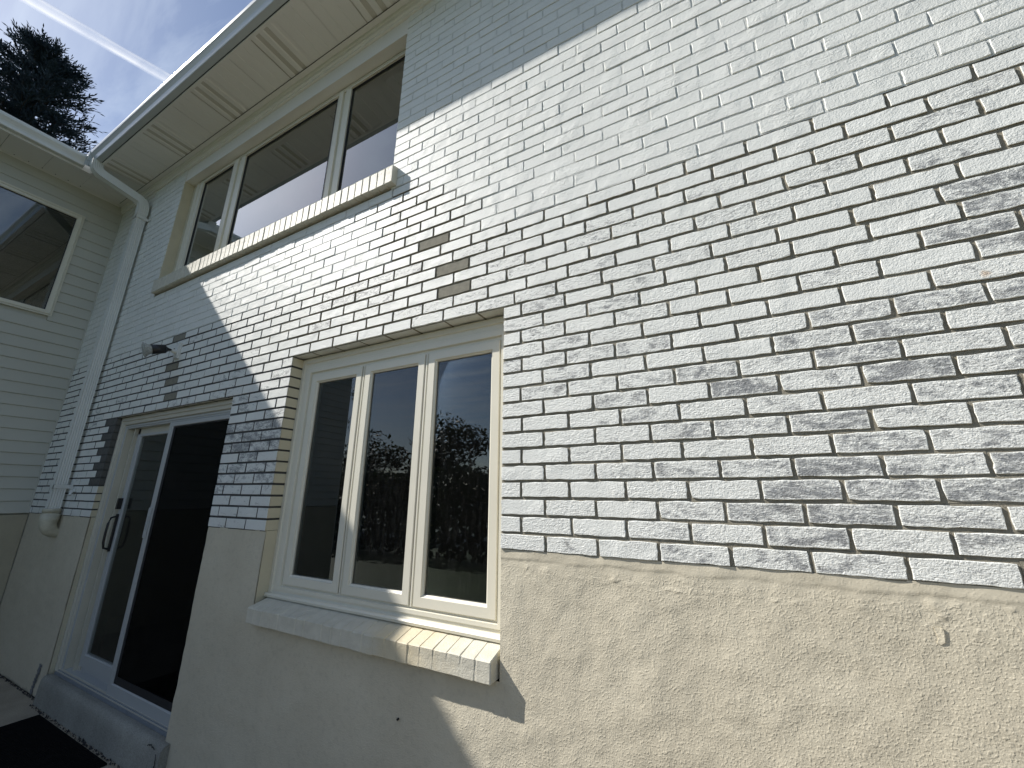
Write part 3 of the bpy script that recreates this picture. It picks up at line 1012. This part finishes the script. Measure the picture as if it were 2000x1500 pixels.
mb = MB(); mb.box(-3.218, -2.362, .070, .0712, -1.072, .739); mb.build('screen', M_SCREEN, dr)
mb = MB(); mb.frame(-3.225, -2.362, -1.075, .742, [(0, .064), (.020, .066), (.020, .072)], sides=(1.6, .5, 2.2, .6)); mb.build('gasket', M_SEAL_SHADE, dr)
mb = MB(); mb.frame(-3.190, -2.340, -1.03, .73, [(0, .076), (.0, .074), (.016, .074), (.016, .078)]); mb.build('inner_leaf', M_TRACK, dr)
mb = MB(); mb.box(DR[0] + .05, DR[1] - .02, .030, .130, -1.170, -1.152)
for yy in (.045, .088, .118): mb.box(DR[0] + .06, DR[1] - .02, yy, yy + .004, -1.152, -1.142)
mb.build('threshold_track', M_TRACK, dr)
# pull handle: backplate and a bowed grip
hd = MB()
hx = -3.918
hd.box(hx - .012, hx + .012, .086, .100, -.265, .035)
hd.tube([(hx, .086, .015), (hx, .056, .005), (hx, .046, -.04), (hx, .044, -.115), (hx, .046, -.19), (hx, .056, -.235), (hx, .086, -.245)], .0085, 8)
hd.build('handle', M_BLACK, dr)
hd = MB(); hd.box(hx - .014, hx + .014, .070, .100, .075, .165); hd.build('latch', M_BLACK, dr)
hd = MB(); hd.tube([(-3.995, .112, .045), (-3.995, .100, .045)], .013, 12); hd.build('keyhole', M_TRACK, dr)
hd = MB(); hd.box(-3.276, -3.224, .050, .056, -.12, .10); hd.box(-3.250, -3.238, .044, .050, -.06, .04); hd.build('screen_pull', M_FRAMEW, dr)
# step under the door
mb = MB()
prof = [(.132, GZ), (.132, -1.171), (.030, -1.171), (-.004, -1.163), (-.022, -1.168), (-.036, -1.190), (-.040, -1.235), (-.043, GZ)]
nseg = 60
rr = random.Random(2)
for i in range(nseg):
    a = -4.135 + (4.135 - 2.235) * i / nseg; b_ = -4.135 + (4.135 - 2.235) * (i + 1) / nseg
    def yy(x, y, z): return y - (.004 * mnoise.noise(Vector((x * 9, 1, z * 9))) + .003 * mnoise.noise(Vector((x * 26, 4, z * 26))) if y < .02 else 0)
    vs = [(a, yy(a, y, z), z) for y, z in prof] + [(b_, yy(b_, y, z), z) for y, z in prof]
    n = len(prof)
    mb.add(vs, [(q, q + 1, n + q + 1, n + q) for q in range(n - 1)], 0, True)
    if i == 0: mb.add(vs[:n], [tuple(range(n))])
    if i == nseg - 1: mb.add(vs[n:], [tuple(range(n))])
place(mb.build('door_step', M_STEP))
M_DAMP = simple('damp_grey', (0.24, 0.25, 0.26), 0.6, 0.2, 30, 60, 0.1, 0.001)
def crack(points, w, y, name='crack', mat=None):
    mb = MB()
    rr = random.Random(len(points) * 7 + int(w * 1e5))
    pts2 = []
    for (x0, z0), (x1, z1) in zip(points, points[1:]):
        for s in range(6):
            f = s / 6
            pts2.append((x0 + (x1 - x0) * f + rr.uniform(-.004, .004), z0 + (z1 - z0) * f + rr.uniform(-.004, .004)))
    pts2.append(points[-1])
    for i in range(len(pts2) - 1):
        (a, b_), (c, d) = pts2[i], pts2[i + 1]
        ln = math.hypot(c - a, d - b_) + 1e-6
        nx, nz = -(d - b_) / ln * w * rr.uniform(.4, 1), (c - a) / ln * w * rr.uniform(.4, 1)
        mb.add([(a - nx, y, b_ - nz), (a + nx, y, b_ + nz), (c + nx, y, d + nz), (c - nx, y, d - nz),
                (a - nx, y + .002, b_ - nz), (a + nx, y + .002, b_ + nz), (c + nx, y + .002, d + nz), (c - nx, y + .002, d - nz)],
               [(0, 1, 2, 3), (4, 7, 6, 5), (0, 4, 5, 1), (1, 5, 6, 2), (2, 6, 7, 3), (3, 7, 4, 0)])
    return place(mb.build(name, mat or M_CRACK))
crack([(-2.262, -1.20), (-2.258, -1.25), (-2.268, -1.30), (-2.262, -1.345)], .003, -.0475)
crack([(-2.38, -1.185), (-2.35, -1.178), (-2.30, -1.19)], .003, -.0415)
crack([(-2.13, -1.27), (-2.125, -1.31), (-2.10, -1.345)], .003, -.001)
# damp streak on the stucco left of the step and the dirt line along the paving
crack([(-4.335, -1.13), (-4.345, -1.19), (-4.36, -1.24), (-4.37, -1.29), (-4.38, -1.345)], .030, -.0005, 'damp_stain', M_DAMP)
crack([(-4.14, -1.17), (-4.19, -1.23), (-4.21, -1.30), (-4.215, -1.345)], .010, -.0005, 'damp_stain')
db = MB()
rr = random.Random(31)
for i in range(520):
    x = rr.uniform(XL + .03, -1.6)
    stp = -4.135 < x < -2.235
    s = rr.uniform(.004, .013) * (1.6 if rr.random() < .1 else 1)
    y = (-.046 if stp else -.002) - rr.uniform(0, .018)
    z = GZ + rr.uniform(0, .004)
    vs = [(x + rr.uniform(-s, s), y + rr.uniform(-s, s) * .6, z) for _ in range(4)] + [(x + rr.uniform(-s, s) * .4, y, z + s * rr.uniform(.4, 1.2))]
    db.add(vs, [(0, 1, 4), (1, 2, 4), (2, 3, 4), (3, 0, 4)])
d_o = db.build('dirt_debris', M_CRACK); tag(d_o, 'dark dirt and crumbs along the foot of the wall', kind='stuff')

# ------------------------------------------------------------------ downspout
ds = place(empty('downspout'))
ds['label'] = 'white fluted downspout down the brick wall near the corner'
def rect_sweep(mb, pts, hw, hd, side=Vector((1, 0, 0)), flutes=True):
    pts = [Vector(p) for p in pts]
    # cross-section outline in (side, normal) axes with shallow flutes on the broad faces
    out = []
    nfl = 5
    for i in range(nfl * 2 + 1):
        f = -1 + 2 * i / (nfl * 2)
        out.append((hw - (.0035 if (flutes and i % 2) else 0), f * hd))
    out += [(hw * .35, hd), (0, hd - (.003 if flutes else 0)), (-hw * .35, hd)]
    for i in range(nfl * 2 + 1):
        f = 1 - 2 * i / (nfl * 2)
        out.append((-hw + (.0035 if (flutes and i % 2) else 0), f * hd))
    out += [(-hw * .35, -hd), (0, -hd + (.003 if flutes else 0)), (hw * .35, -hd)]
    n = len(out)
    rings = []
    for i, q in enumerate(pts):
        t = (pts[min(i + 1, len(pts) - 1)] - pts[max(i - 1, 0)]).normalized()
        nrm = t.cross(side).normalized()
        sd = nrm.cross(t).normalized()
        rings.append([q + sd * a + nrm * b_ for a, b_ in out])
    mb.add([v for r_ in rings for v in r_], [(i * n + k, i * n + (k + 1) % n, (i + 1) * n + (k + 1) % n, (i + 1) * n + k) for i in range(len(pts) - 1) for k in range(n)])
    mb.add(rings[0], [tuple(range(n))]); mb.add(rings[-1], [tuple(range(n))])
DX, DY = -4.845, -0.066
mb = MB(); rect_sweep(mb, [(DX, DY, 3.30), (DX, DY, 2.0), (DX, DY, .8), (DX, DY, .05)], .034, .042); mb.build('pipe', M_PIPE, ds)
mb = MB()
rect_sweep(mb, [(-5.03, -.476, 3.765), (-5.03, -.474, 3.70), (-5.028, -.462, 3.665), (-5.022, -.440, 3.640), (-5.01, -.405, 3.620), (-4.93, -.245, 3.535), (-4.865, -.115, 3.465), (-4.852, -.085, 3.44), (-4.847, -.070, 3.40), (DX, DY, 3.36), (DX, DY, 3.285)], .036, .045)
mb.build('elbow', M_PIPE, ds)
for z in (3.235, 0.262):
    mb = MB()
    mb.box(DX - .044, DX + .044, DY - .0505, DY - .0465, z - .017, z + .017)
    mb.box(DX - .044, DX - .0385, DY - .0505, -.001, z - .017, z + .017)
    mb.box(DX + .0385, DX + .044, DY - .0505, -.001, z - .017, z + .017)
    mb.box(DX + .044, DX + .105, -.0075, -.001, z - .020, z + .020)
    mb.build('strap', M_PIPE, ds)
mb = MB()
mb.tube([(DX, DY, .065), (DX, DY, .064), (DX, DY, .03), (DX, DY, .03), (DX, DY, .015), (DX, DY, .014), (DX, DY - .0, -.04)], [.056, .061, .061, .058, .058, .064, .064], 20, cap=True)
mb.build('drain_hub', M_PVC, ds)
mb = MB()
mb.tube([(DX, DY, -.03), (DX, DY, -.06), (DX + .002, DY + .006, -.095), (DX + .004, DY + .025, -.128), (DX + .004, DY + .055, -.150), (DX + .004, .03, -.155)], [.060, .060, .058, .053, .045, .042], 20)
mb.build('drain_elbow', M_PVC, ds)
mb = MB(); mb.box(-4.70, -4.62, -.012, .002, .215, .245); mb.tube([(-4.66, -.004, .23), (-4.655, -.03, .205), (-4.64, -.034, .185)], .012, 8); mb.build('wall_clip', M_PIPE, ds)

# ------------------------------------------------------------------ wing with lap siding
wing = empty('siding_wing', (XL, -1.7, GZ))
tag(wing, 'side wing of the house clad in pale horizontal lap siding', 'house wing')
def pw(o):
    o.parent = wing
    o.matrix_parent_inverse = Matrix.Translation((-XL, 1.7, -GZ))
    return o
WY = -3.62            # far end of the wing
fnw = lambda u, d, w: (XL - d, u, w)      # plane of the siding; d runs into the wing
WW = (-2.35, -0.31, 2.118, 3.395)
sp_ = 0.1206
zb = 0.001
rr = random.Random(6)
while zb < 3.55:
    zt = zb + sp_
    segs = [(WY, -.012)]
    if zt > WW[2] + .02 and zb < WW[3] - .02: segs = [(WY, WW[0] + .01), (WW[1] - .01, -.012)]
    for a, b_ in segs:
        mb = MB()
        dd = rr.uniform(-.0006, .0006)
        # lap profile: butt edge stands proud at the bottom
        pr = [(.020, zb - .012), (-.013 + dd, zb - .0), (-.0145 + dd, zb + .003), (-.001, zt + .004), (.020, zt + .004)]
        mb.prism_x(pr, a, b_, fn=fnw)
        pw(mb.build('siding_board', M_SIDING))
    zb = zt
mb = MB()
mb.box(XL - .05, XL + .010, WY, -.012, zb + .003, 3.7295)
pw(mb.build('frieze_board', M_SIDING))
mb = MB()
mb.box(XL - .02, XL + .018, -.014, .0, 0, 3.70)
pw(mb.build('corner_trim', M_SIDING))
mb = MB()
# body of the wing, hollow behind its window
mb.box(XL - .20, XL - .021, WY + .03, -.02, GZ, 2.118); mb.box(XL - .20, XL - .021, WY + .03, -.02, 3.395, 3.72)
mb.box(XL - .20, XL - .021, WY + .03, WW[0], 2.118, 3.395); mb.box(XL - .20, XL - .021, WW[1], -.02, 2.118, 3.395)
mb.box(XL - 4.6, XL - .0, WY - .02, WY + .02, GZ, 3.72)
mb.box(XL - 4.6, XL - 4.5, WY, .25, GZ, 3.98)
mb.add([(XL + .3, WY - .02, 3.70), (XL + .3, WY - .02, 3.90), (XL - 2.3, WY - .02, 4.705), (XL - 4.8, WY - .02, 3.94), (XL - 4.8, WY - .02, 3.70)], [(0, 1, 2, 3, 4)])
mb.box(XL - .35, XL - .25, WY, 0, -1.35, 3.72)
mb.box(XL - .35, XL - .022, -.02, .32, GZ, 3.72)  # this and the box above added unseen, to block leaking sun
pw(mb.build('wall', M_SIDING))
mb = MB(); mb.box(XL - .02, XL + .006, WY, -.0, GZ, -.014); pw(mb.build('foundation', M_FOUND))
mb = MB()
vs = [(XL - .25, WY + .1, .9), (XL - .25, -.02, .9), (XL - 4.4, -.02, .9), (XL - 4.4, WY + .1, .9)]
vs2 = [(x, y, 3.7) for x, y, z in vs]
mb.add(vs + vs2, [(0, 1, 2, 3), (4, 7, 6, 5), (1, 5, 6, 2), (2, 6, 7, 3), (3, 7, 4, 0)])
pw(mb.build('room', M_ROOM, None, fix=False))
ww = pw(empty('wing_window')); ww['label'] = 'large fixed window in the siding'
mb = MB()
mb.frame(WW[0], WW[1], WW[2], WW[3], [(0, .05), (0, -.022), (.010, -.026), (.014, -.018), (.044, -.016), (.047, -.006), (.047, .05)], fn=fnw)
mb.frame(WW[0] - .012, WW[1] + .012, WW[2] - .016, WW[3] + .012, [(0, .02), (0, -.018), (.014, -.018), (.014, .02)], fn=fnw)
mb.build('frame', M_FRAME, ww)
mb = MB(); mb.frame(WW[0] + .046, WW[1] - .046, WW[2] + .046, WW[3] - .046, [(0, .002), (.007, .003), (.007, .010)], fn=fnw); mb.build('gasket', M_SEAL_SHADE, ww)
mb = MB(); mb.box(XL - .012, XL - .008, WW[0] + .045, WW[1] - .045, WW[2] + .045, WW[3] - .045); mb.build('pane', M_GLASSUP, ww)
# wing eave
k = 0
y = -.425
while y > WY - .3:
    y2 = max(y - PW, WY - .3)
    mb = MB()
    mb.box(XL + .02, -5.325, y2 + .0015, y - .0015, SZ - .002 - .0005 * (k % 2), SZ + .006)
    o = pw(mb.build('soffit_panel', M_SOFFIT))
    gm = MB()
    for q in range(3):
        gy = y - q * PW / 3
        gm.box(XL + .050, XL + .058, gy - .004, gy + .004, SZ - .006, SZ - .0026)
    gm.build('panel_gap_shade', M_SEAL_SHADE, o)  # black blocks in place of shade at the panel ends
    y = y2; k += 1
mb = MB(); mb.prism_x([(-.034, SZ - .0045), (-.014, SZ - .0045), (-.014, 3.728), (-.0, 3.728), (-.0, SZ + .003), (-.034, SZ + .003)], WY - .3, -.05, fn=fnw); pw(mb.build('soffit_trim', M_SOFFIT))
# mitre strip across the inside corner
mb = MB()
a = Vector((XL + .03, -.04, SZ - .005)); b_ = Vector((-5.325, -.43, SZ - .005)); t_ = (b_ - a).normalized(); s_ = Vector((-t_.y, t_.x, 0)) * .014
vs = [a - s_, a + s_, b_ + s_, b_ - s_]
mb.add(vs + [v + Vector((0, 0, .004)) for v in vs], [(0, 1, 2, 3), (4, 7, 6, 5), (0, 4, 5, 1), (1, 5, 6, 2), (2, 6, 7, 3), (3, 7, 4, 0)])
pw(mb.build('mitre_strip', M_SOFFIT))
mb = MB(); mb.prism_x([(-.405, 3.735), (-.427, 3.735), (-.427, 3.88), (-.410, 3.88)], WY - .3, -.447, fn=fnw); pw(mb.build('fascia', M_SOFFIT))
gp = [(d + (.4475 - .4275), z) for d, z in gutter_profile()]
mb = MB(); mb.prism_x([(d, z) for d, z in gp], WY - .3, -.52, fn=fnw); pw(mb.build('gutter', M_PIPE))
mb = MB()
mb.prism_x([(-.43, 3.870), (-.43, 3.894), (2.3, 4.72), (5.0, 3.9), (5.0, 3.88), (2.3, 4.70)], WY - .3, .6, fn=fnw)
pw(mb.build('roof', M_ROOF))
mb = MB(); mb.box(XL - .2, XL + .38, WY - .3, -.0, SZ + .010, SZ + .016); pw(mb.build('eave_deck', M_ROOM))

# ------------------------------------------------------------------ floodlight on the wall
fl = empty('floodlight', (-3.281, 0, 1.39))
tag(fl, 'outdoor floodlight bulb in a black holder sticking out of the brick above the sliding door', 'floodlight')
def pf(mb, name, mat): 
    o = mb.build(name, mat); o.parent = fl; o.matrix_parent_inverse = Matrix.Translation((3.281, 0, -1.39)); return o
mb = MB(); mb.box(-3.318, -3.244, -.014, .004, 1.310, 1.455); mb.box(-3.310, -3.252, -.022, -.014, 1.318, 1.447); pf(mb, 'mount_plate', M_PIPE)
mb = MB(); mb.tube([(-3.281, -.02, 1.372), (-3.278, -.04, 1.372), (-3.272, -.06, 1.375)], [.022, .018, .012], 12); pf(mb, 'knuckle', M_PIPE)
mb = MB(); mb.tube([(-3.275, -.050, 1.374), (-3.266, -.075, 1.375), (-3.255, -.098, 1.372)], [.008, .009, .014], 8); pf(mb, 'arm', M_BLACK)
ax = Vector((-.030, -.150, -.053)).normalized()
b0 = Vector((-3.256, -.092, 1.372))
mb = MB(); mb.tube([b0, b0 + ax * .012, b0 + ax * .013, b0 + ax * .100, b0 + ax * .101], [.020, .030, .036, .041, .038], 16); pf(mb, 'socket', M_BLACK)
mb = MB(); mb.tube([b0 + ax * .095, b0 + ax * .110, b0 + ax * .122, b0 + ax * .142, b0 + ax * .146, b0 + ax * .147, b0 + ax * .152, b0 + ax * .154], [.034, .037, .044, .060, .063, .058, .050, .015], 20); pf(mb, 'bulb', M_LAMPGLASS)

# ------------------------------------------------------------------ doormat
mb = MB()
mb.box(-3.86, -2.715, -.72, -.075, GZ + .0005, GZ + .010)
x = -3.85
while x < -2.73:
    mb.box(x, x + .012, -.71, -.085, GZ + .010, GZ + .013); x += .024
dm = mb.build('doormat', M_MAT); tag(dm, 'black ribbed doormat on the patio below the sliding door', 'doormat')

# ------------------------------------------------------------------ inside: plant and curtains
pl = empty('potted_plant', (-0.80, .255, -0.378))
tag(pl, 'jade plant in a terracotta pot behind the middle pane of the lower window', 'potted plant')
def pp(mb, name, mat, fix=True):
    o = mb.build(name, mat, None, fix); o.parent = pl; o.matrix_parent_inverse = Matrix.Translation((.80, -.255, .378)); return o
mb = MB(); mb.tube([(-.80, .255, -.376), (-.80, .255, -.376), (-.80, .255, -.16), (-.80, .255, -.16), (-.80, .255, -.13), (-.80, .255, -.13), (-.80, .255, -.15)], [.01, .055, .076, .086, .086, .076, .075], 18); pp(mb, 'pot', M_TERRA)
rr = random.Random(15)
tips = []
mb = MB()
for i in range(9):
    ang = rr.uniform(0, 6.28); ln = rr.uniform(.18, .42)
    q = Vector((-.80, .255, -.18)); path = [q.copy()]
    d = Vector((math.cos(ang) * .6 - .30, math.sin(ang) * .25 + .04, 1)).normalized()
    for s in range(5):
        q = q + d * ln / 5; d = (d + Vector((rr.uniform(-.35, .35), rr.uniform(-.3, .3), rr.uniform(-.1, .25)))).normalized()
        path.append(q.copy())
        if s >= 2: tips.append((q.copy(), d.copy()))
    mb.tube(path, [.008, .007, .006, .005, .0045, .004], 6)
pp(mb, 'stem', M_BARK)
def oval_leaf(mb, c, d, ln, wd, rr):
    d = d.normalized(); s = d.cross(Vector((rr.uniform(-1, 1), rr.uniform(-1, 1), rr.uniform(-1, 1)))).normalized(); n = d.cross(s)
    ring = []
    for k in range(8):
        a = 2 * math.pi * k / 8
        ring.append(c + d * (ln / 2 * (1 - math.cos(a))) + s * (wd / 2 * math.sin(a)))
    top = c + d * ln * .5 + n * .006; bot = c + d * ln * .5 - n * .004
    vs = ring + [top, bot]
    mb.add(vs, [(k, (k + 1) % 8, 8) for k in range(8)] + [((k + 1) % 8, k, 9) for k in range(8)], 0, True)
mb0 = MB()
cnt = 0
for q, d in tips:
    for k in range(5):
        if cnt >= 120: break
        dd = (d + Vector((rr.uniform(-1.2, 1.2), rr.uniform(-1.2, 1.2), rr.uniform(-.3, .9)))).normalized()
        mb = MB(); oval_leaf(mb, q, dd, rr.uniform(.028, .045), rr.uniform(.014, .022), rr)
        pp(mb, 'leaf', M_JADE); cnt += 1
def curtain(x0, x1, y, z0, z1, label):
    mb = MB()
    n = 40
    top = []; bot = []
    for i in range(n + 1):
        f = i / n
        yy = y + .028 * math.sin(f * (x1 - x0) / .085 * 2 * math.pi) + .008 * math.sin(f * 17)
        top.append((x0 + (x1 - x0) * f, yy, z1)); bot.append((x0 + (x1 - x0) * f, yy * 1.0 + .01, z0))
    vs = top + bot
    mb.add(vs, [(i, i + 1, n + 2 + i, n + 1 + i) for i in range(n)], 0, True)
    o = mb.build('curtain', M_CURTAIN, None)
    md = o.modifiers.new('thick', 'SOLIDIFY'); md.thickness = .003
    tag(o, label, 'curtain')
    return o
curtain(-1.66, -1.42, .36, -.9, 1.02, 'beige curtain hanging behind the left pane of the lower window')
curtain(-4.05, -3.72, .40, -1.14, .82, 'beige curtain hanging inside behind the glass half of the sliding door')

# ------------------------------------------------------------------ conifer beyond the wing roof
def conifer(base, top_z, label):
    rr = random.Random(8)
    root = empty('conifer_tree', base); tag(root, label, 'tree')
    inv = Matrix.Translation(-Vector(base))
    bx, by, bz = base
    tr = MB(); tr.tube([(bx, by, bz), (bx + .05, by, bz + 6), (bx, by + .1, top_z - 2.2), (bx, by, top_z - .15)], [.34, .25, .10, .02], 10)
    limb = MB()
    cr = MB()
    def shoot(q, d, ln, wd):
        d = d.normalized()
        s = d.cross(Vector((rr.uniform(-1, 1), rr.uniform(-1, 1), rr.uniform(-1, 1)))).normalized() * wd
        n = d.cross(s)
        m = q + d * ln * .55
        e = q + d * ln
        cr.add([q, m + s, e, m - s], [(0, 1, 2, 3)])
        cr.add([q, m + n, e, m - n], [(0, 1, 2, 3)])
    zz = top_z - .25
    while zz > bz + 3.0:
        dep = top_z - zz
        rad = 1.08 * dep ** 0.5
        nb = 7 if dep < 4 else 5
        for k in range(nb):
            ang = rr.uniform(0, 2 * math.pi)
            ln = rad * rr.uniform(.78, 1.08)
            d0 = Vector((math.cos(ang), math.sin(ang), rr.uniform(.25, .6)))
            q = Vector((bx, by, zz - ln * .35)); path = [q.copy()]
            d = d0.normalized()
            ns = 6
            for s in range(ns):
                q = q + d * ln / ns
                d = (d + Vector((rr.uniform(-.12, .12), rr.uniform(-.12, .12), rr.uniform(-.06, .06)))).normalized()
                path.append(q.copy())
            limb.tube(path, [.03 * max(.3, ln / 2) * (1 - i / (ns + 1.5)) for i in range(ns + 1)], 4, smooth=False)
            dense = 1.0 if dep < 6 else .45
            for s in range(1, ns + 1):
                a = path[s - 1]; b_ = path[s]
                for t_ in range(int(7 * dense)):
                    c = a.lerp(b_, rr.random())
                    # side twig, angled forward, carrying a file of needle tufts
                    sd = (d0.normalized() * 0.8 + Vector((rr.uniform(-1, 1), rr.uniform(-1, 1), rr.uniform(-.35, .75)))).normalized()
                    tl = rr.uniform(.14, .42)
                    for w in range(4):
                        cc = c + sd * tl * (w + .3) / 4
                        dd = (sd + Vector((rr.uniform(-.55, .55), rr.uniform(-.55, .55), rr.uniform(-.3, .55)))).normalized()
                        shoot(cc, dd, rr.uniform(.10, .19), rr.uniform(.011, .020))
        zz -= .17 if dep < 6 else .40
    for m_, nme, mt in ((tr, 'trunk', M_BARK), (limb, 'branches', M_BARK), (cr, 'crown', M_NEEDLE)):
        o = m_.build(nme, mt, None, fix=False); o.parent = root; o.matrix_parent_inverse = inv
        if nme == 'crown': o['kind'] = 'stuff'
    return root
conifer((-17.2, -0.05, GZ), 14.25, 'dark conifer with spiky needled branches standing behind the wing roof')

# ------------------------------------------------------------------ garden trees that the panes mirror
def leafy_tree(name, base, h, rx, label, seed, group=None, n=2600):
    rr = random.Random(seed)
    root = empty(name, base); tag(root, label, 'tree', group)
    inv = Matrix.Translation(-Vector(base))
    bx, by, bz = base
    tr = MB(); tr.tube([(bx, by, bz), (bx + .1, by, bz + h * .3), (bx, by + .1, bz + h * .62)], [.05 * h * .6, .03 * h * .6, .02], 8)
    for k in range(6):
        a = rr.uniform(0, 6.28); q = Vector((bx, by, bz + h * rr.uniform(.2, .45)))
        tr.tube([q, q + Vector((math.cos(a) * rx * .4, math.sin(a) * rx * .4, h * .18)), q + Vector((math.cos(a) * rx * .7, math.sin(a) * rx * .7, h * .36))], [.03, .02, .008], 6)
    cr = MB()
    lobes = []
    for k in range(16):
        a = rr.uniform(0, 6.28); rad = rx * rr.uniform(.15, .72); zc = h * rr.uniform(.22, .82)
        lobes.append((Vector((bx + math.cos(a) * rad, by + math.sin(a) * rad, bz + zc)), rx * rr.uniform(.28, .48)))
    for i in range(n):
        c, lr = rr.choice(lobes)
        v = Vector((rr.gauss(0, 1), rr.gauss(0, 1), rr.gauss(0, 1))).normalized() * lr * (rr.random() ** .4)
        v.z *= .8
        q = c + v
        if q.z > bz + h: continue
        s = rr.uniform(.06, .13)
        d = Vector((rr.uniform(-1, 1), rr.uniform(-1, 1), rr.uniform(-.6, .6))).normalized(); u = d.cross(Vector((rr.uniform(-1, 1), rr.uniform(-1, 1), 1))).normalized()
        cr.add([q - d * s, q + u * s * .5, q + d * s, q - u * s * .5], [(0, 1, 2, 3)])
    for m_, nme, mt in ((tr, 'trunk', M_BARK), (cr, 'crown', M_LEAF)):
        o = m_.build(nme, mt, None, fix=False); o.parent = root; o.matrix_parent_inverse = inv
        if nme == 'crown': o['kind'] = 'stuff'
    return root
GT = 'garden trees mirrored in the lower window'
spots = [(-17.0, -11.0, 9.0, 2.9, 'tall leafy tree beside the wing, mirrored at the edge of the left pane'),
         (-13.9, -10.9, 4.7, 2.3, 'round leafy tree beyond the hedge, mirrored in the middle pane of the lower window'),
         (-11.3, -11.6, 4.3, 2.3, 'lower leafy tree beyond the hedge, mirrored beside the right-hand mullion'),
         (-8.7, -11.0, 4.75, 2.3, 'round leafy tree beyond the hedge, mirrored in the right pane of the lower window')]
for i, (x, y, h_, r_, lb) in enumerate(spots):
    leafy_tree('garden_tree', (x, y, GZ - .012), h_, r_, lb, 40 + i, GT, n=5200)
# clipped hedge in front of them
hg = MB()
rr = random.Random(12)
for i in range(15000):
    x = rr.uniform(-17, 5.5); fy = rr.random() ** 2; z = GZ + rr.uniform(0, 1) ** .8 * (2.15 + .4 * mnoise.noise(Vector((x * .6, 0, 0))))
    y = -6.8 - fy * 1.1 + .25 * mnoise.noise(Vector((x * .8, z, 3)))
    q = Vector((x, y, z)); sz = rr.uniform(.06, .12)
    d = Vector((rr.uniform(-1, 1), rr.uniform(-.5, .5), rr.uniform(-1, 1))).normalized(); u = d.cross(Vector((rr.uniform(-.4, .4), 1, rr.uniform(-.4, .4)))).normalized()
    hg.add([q - d * sz, q + u * sz * .6, q + d * sz, q - u * sz * .6], [(0, 1, 2, 3)])
ho = hg.build('hedge', M_LEAF, None, fix=False)
tag(ho, 'dense dark hedge across the lawn, mirrored low in the lower window', 'hedge')

# ------------------------------------------------------------------ contrail
def contrail_material():
    m = bpy.data.materials.new('ice_vapour'); m.use_nodes = True
    t = m.node_tree; t.nodes.clear()
    out = t.nodes.new('ShaderNodeOutputMaterial')
    tr = t.nodes.new('ShaderNodeBsdfTransparent')
    tl = t.nodes.new('ShaderNodeBsdfTranslucent'); tl.inputs[0].default_value = (.95, .96, .97, 1)
    df = t.nodes.new('ShaderNodeBsdfDiffuse'); df.inputs[0].default_value = (.95, .96, .97, 1)
    ad = t.nodes.new('ShaderNodeMixShader'); ad.inputs[0].default_value = .45
    t.links.new(tl.outputs[0], ad.inputs[1]); t.links.new(df.outputs[0], ad.inputs[2])
    at = t.nodes.new('ShaderNodeAttribute'); at.attribute_name = 'vapour'
    p = pos(t)
    n = noise(t, p, .006, 4, .5, .3)
    a = math_(t, 'MULTIPLY', at.outputs['Fac'], ramp(t, n, [(.25, .25), (.6, 1.0)]), clamp=True)
    mxs = t.nodes.new('ShaderNodeMixShader')
    t.links.new(a, mxs.inputs[0]); t.links.new(tr.outputs[0], mxs.inputs[1]); t.links.new(ad.outputs[0], mxs.inputs[2])
    t.links.new(mxs.outputs[0], out.inputs[0])
    return m
def contrail(a, b_, half, label, nseg=60, peak=.8):
    a = Vector(a); b_ = Vector(b_)
    t_ = (b_ - a).normalized(); s_ = t_.cross(Vector((0, 0, 1))).normalized()
    rr = random.Random(3)
    vs, fs, den = [], [], []
    pr = [(-1, .0, 0), (-.85, .05, .30), (-.6, .10, 1.0), (-.25, .13, .60), (.15, .13, .40), (.5, .10, .75), (.72, .06, .25), (1, .0, 0), (.5, -.10, 0), (-.5, -.10, 0)]
    n = len(pr)
    for i in range(nseg + 1):
        c = a.lerp(b_, i / nseg)
        hw = half * (1 + .15 * mnoise.noise(Vector((i * .35, 0, 0))))
        sh = half * .10 * mnoise.noise(Vector((i * .22, 5, 0)))
        for u, w, d in pr:
            vs.append(c + s_ * (u * hw + sh) + Vector((0, 0, w * hw)))
            den.append(d * peak)
    for i in range(nseg):
        for k in range(n):
            k2 = (k + 1) % n
            fs.append((i * n + k, i * n + k2, (i + 1) * n + k2, (i + 1) * n + k))
    mb = MB(); mb.add(vs, fs, 0, True)
    o = mb.build('contrail', M_TRAIL, None, fix=False)
    at = o.data.attributes.new('vapour', 'FLOAT', 'POINT'); at.data.foreach_set('value', den)
    tag(o, label, 'contrail')
    return o
M_TRAIL = contrail_material()
contrail((-3900, -1150, 3000), (-2950, 2300, 3000), 66, 'long white contrail slanting across the blue sky above the gutter')
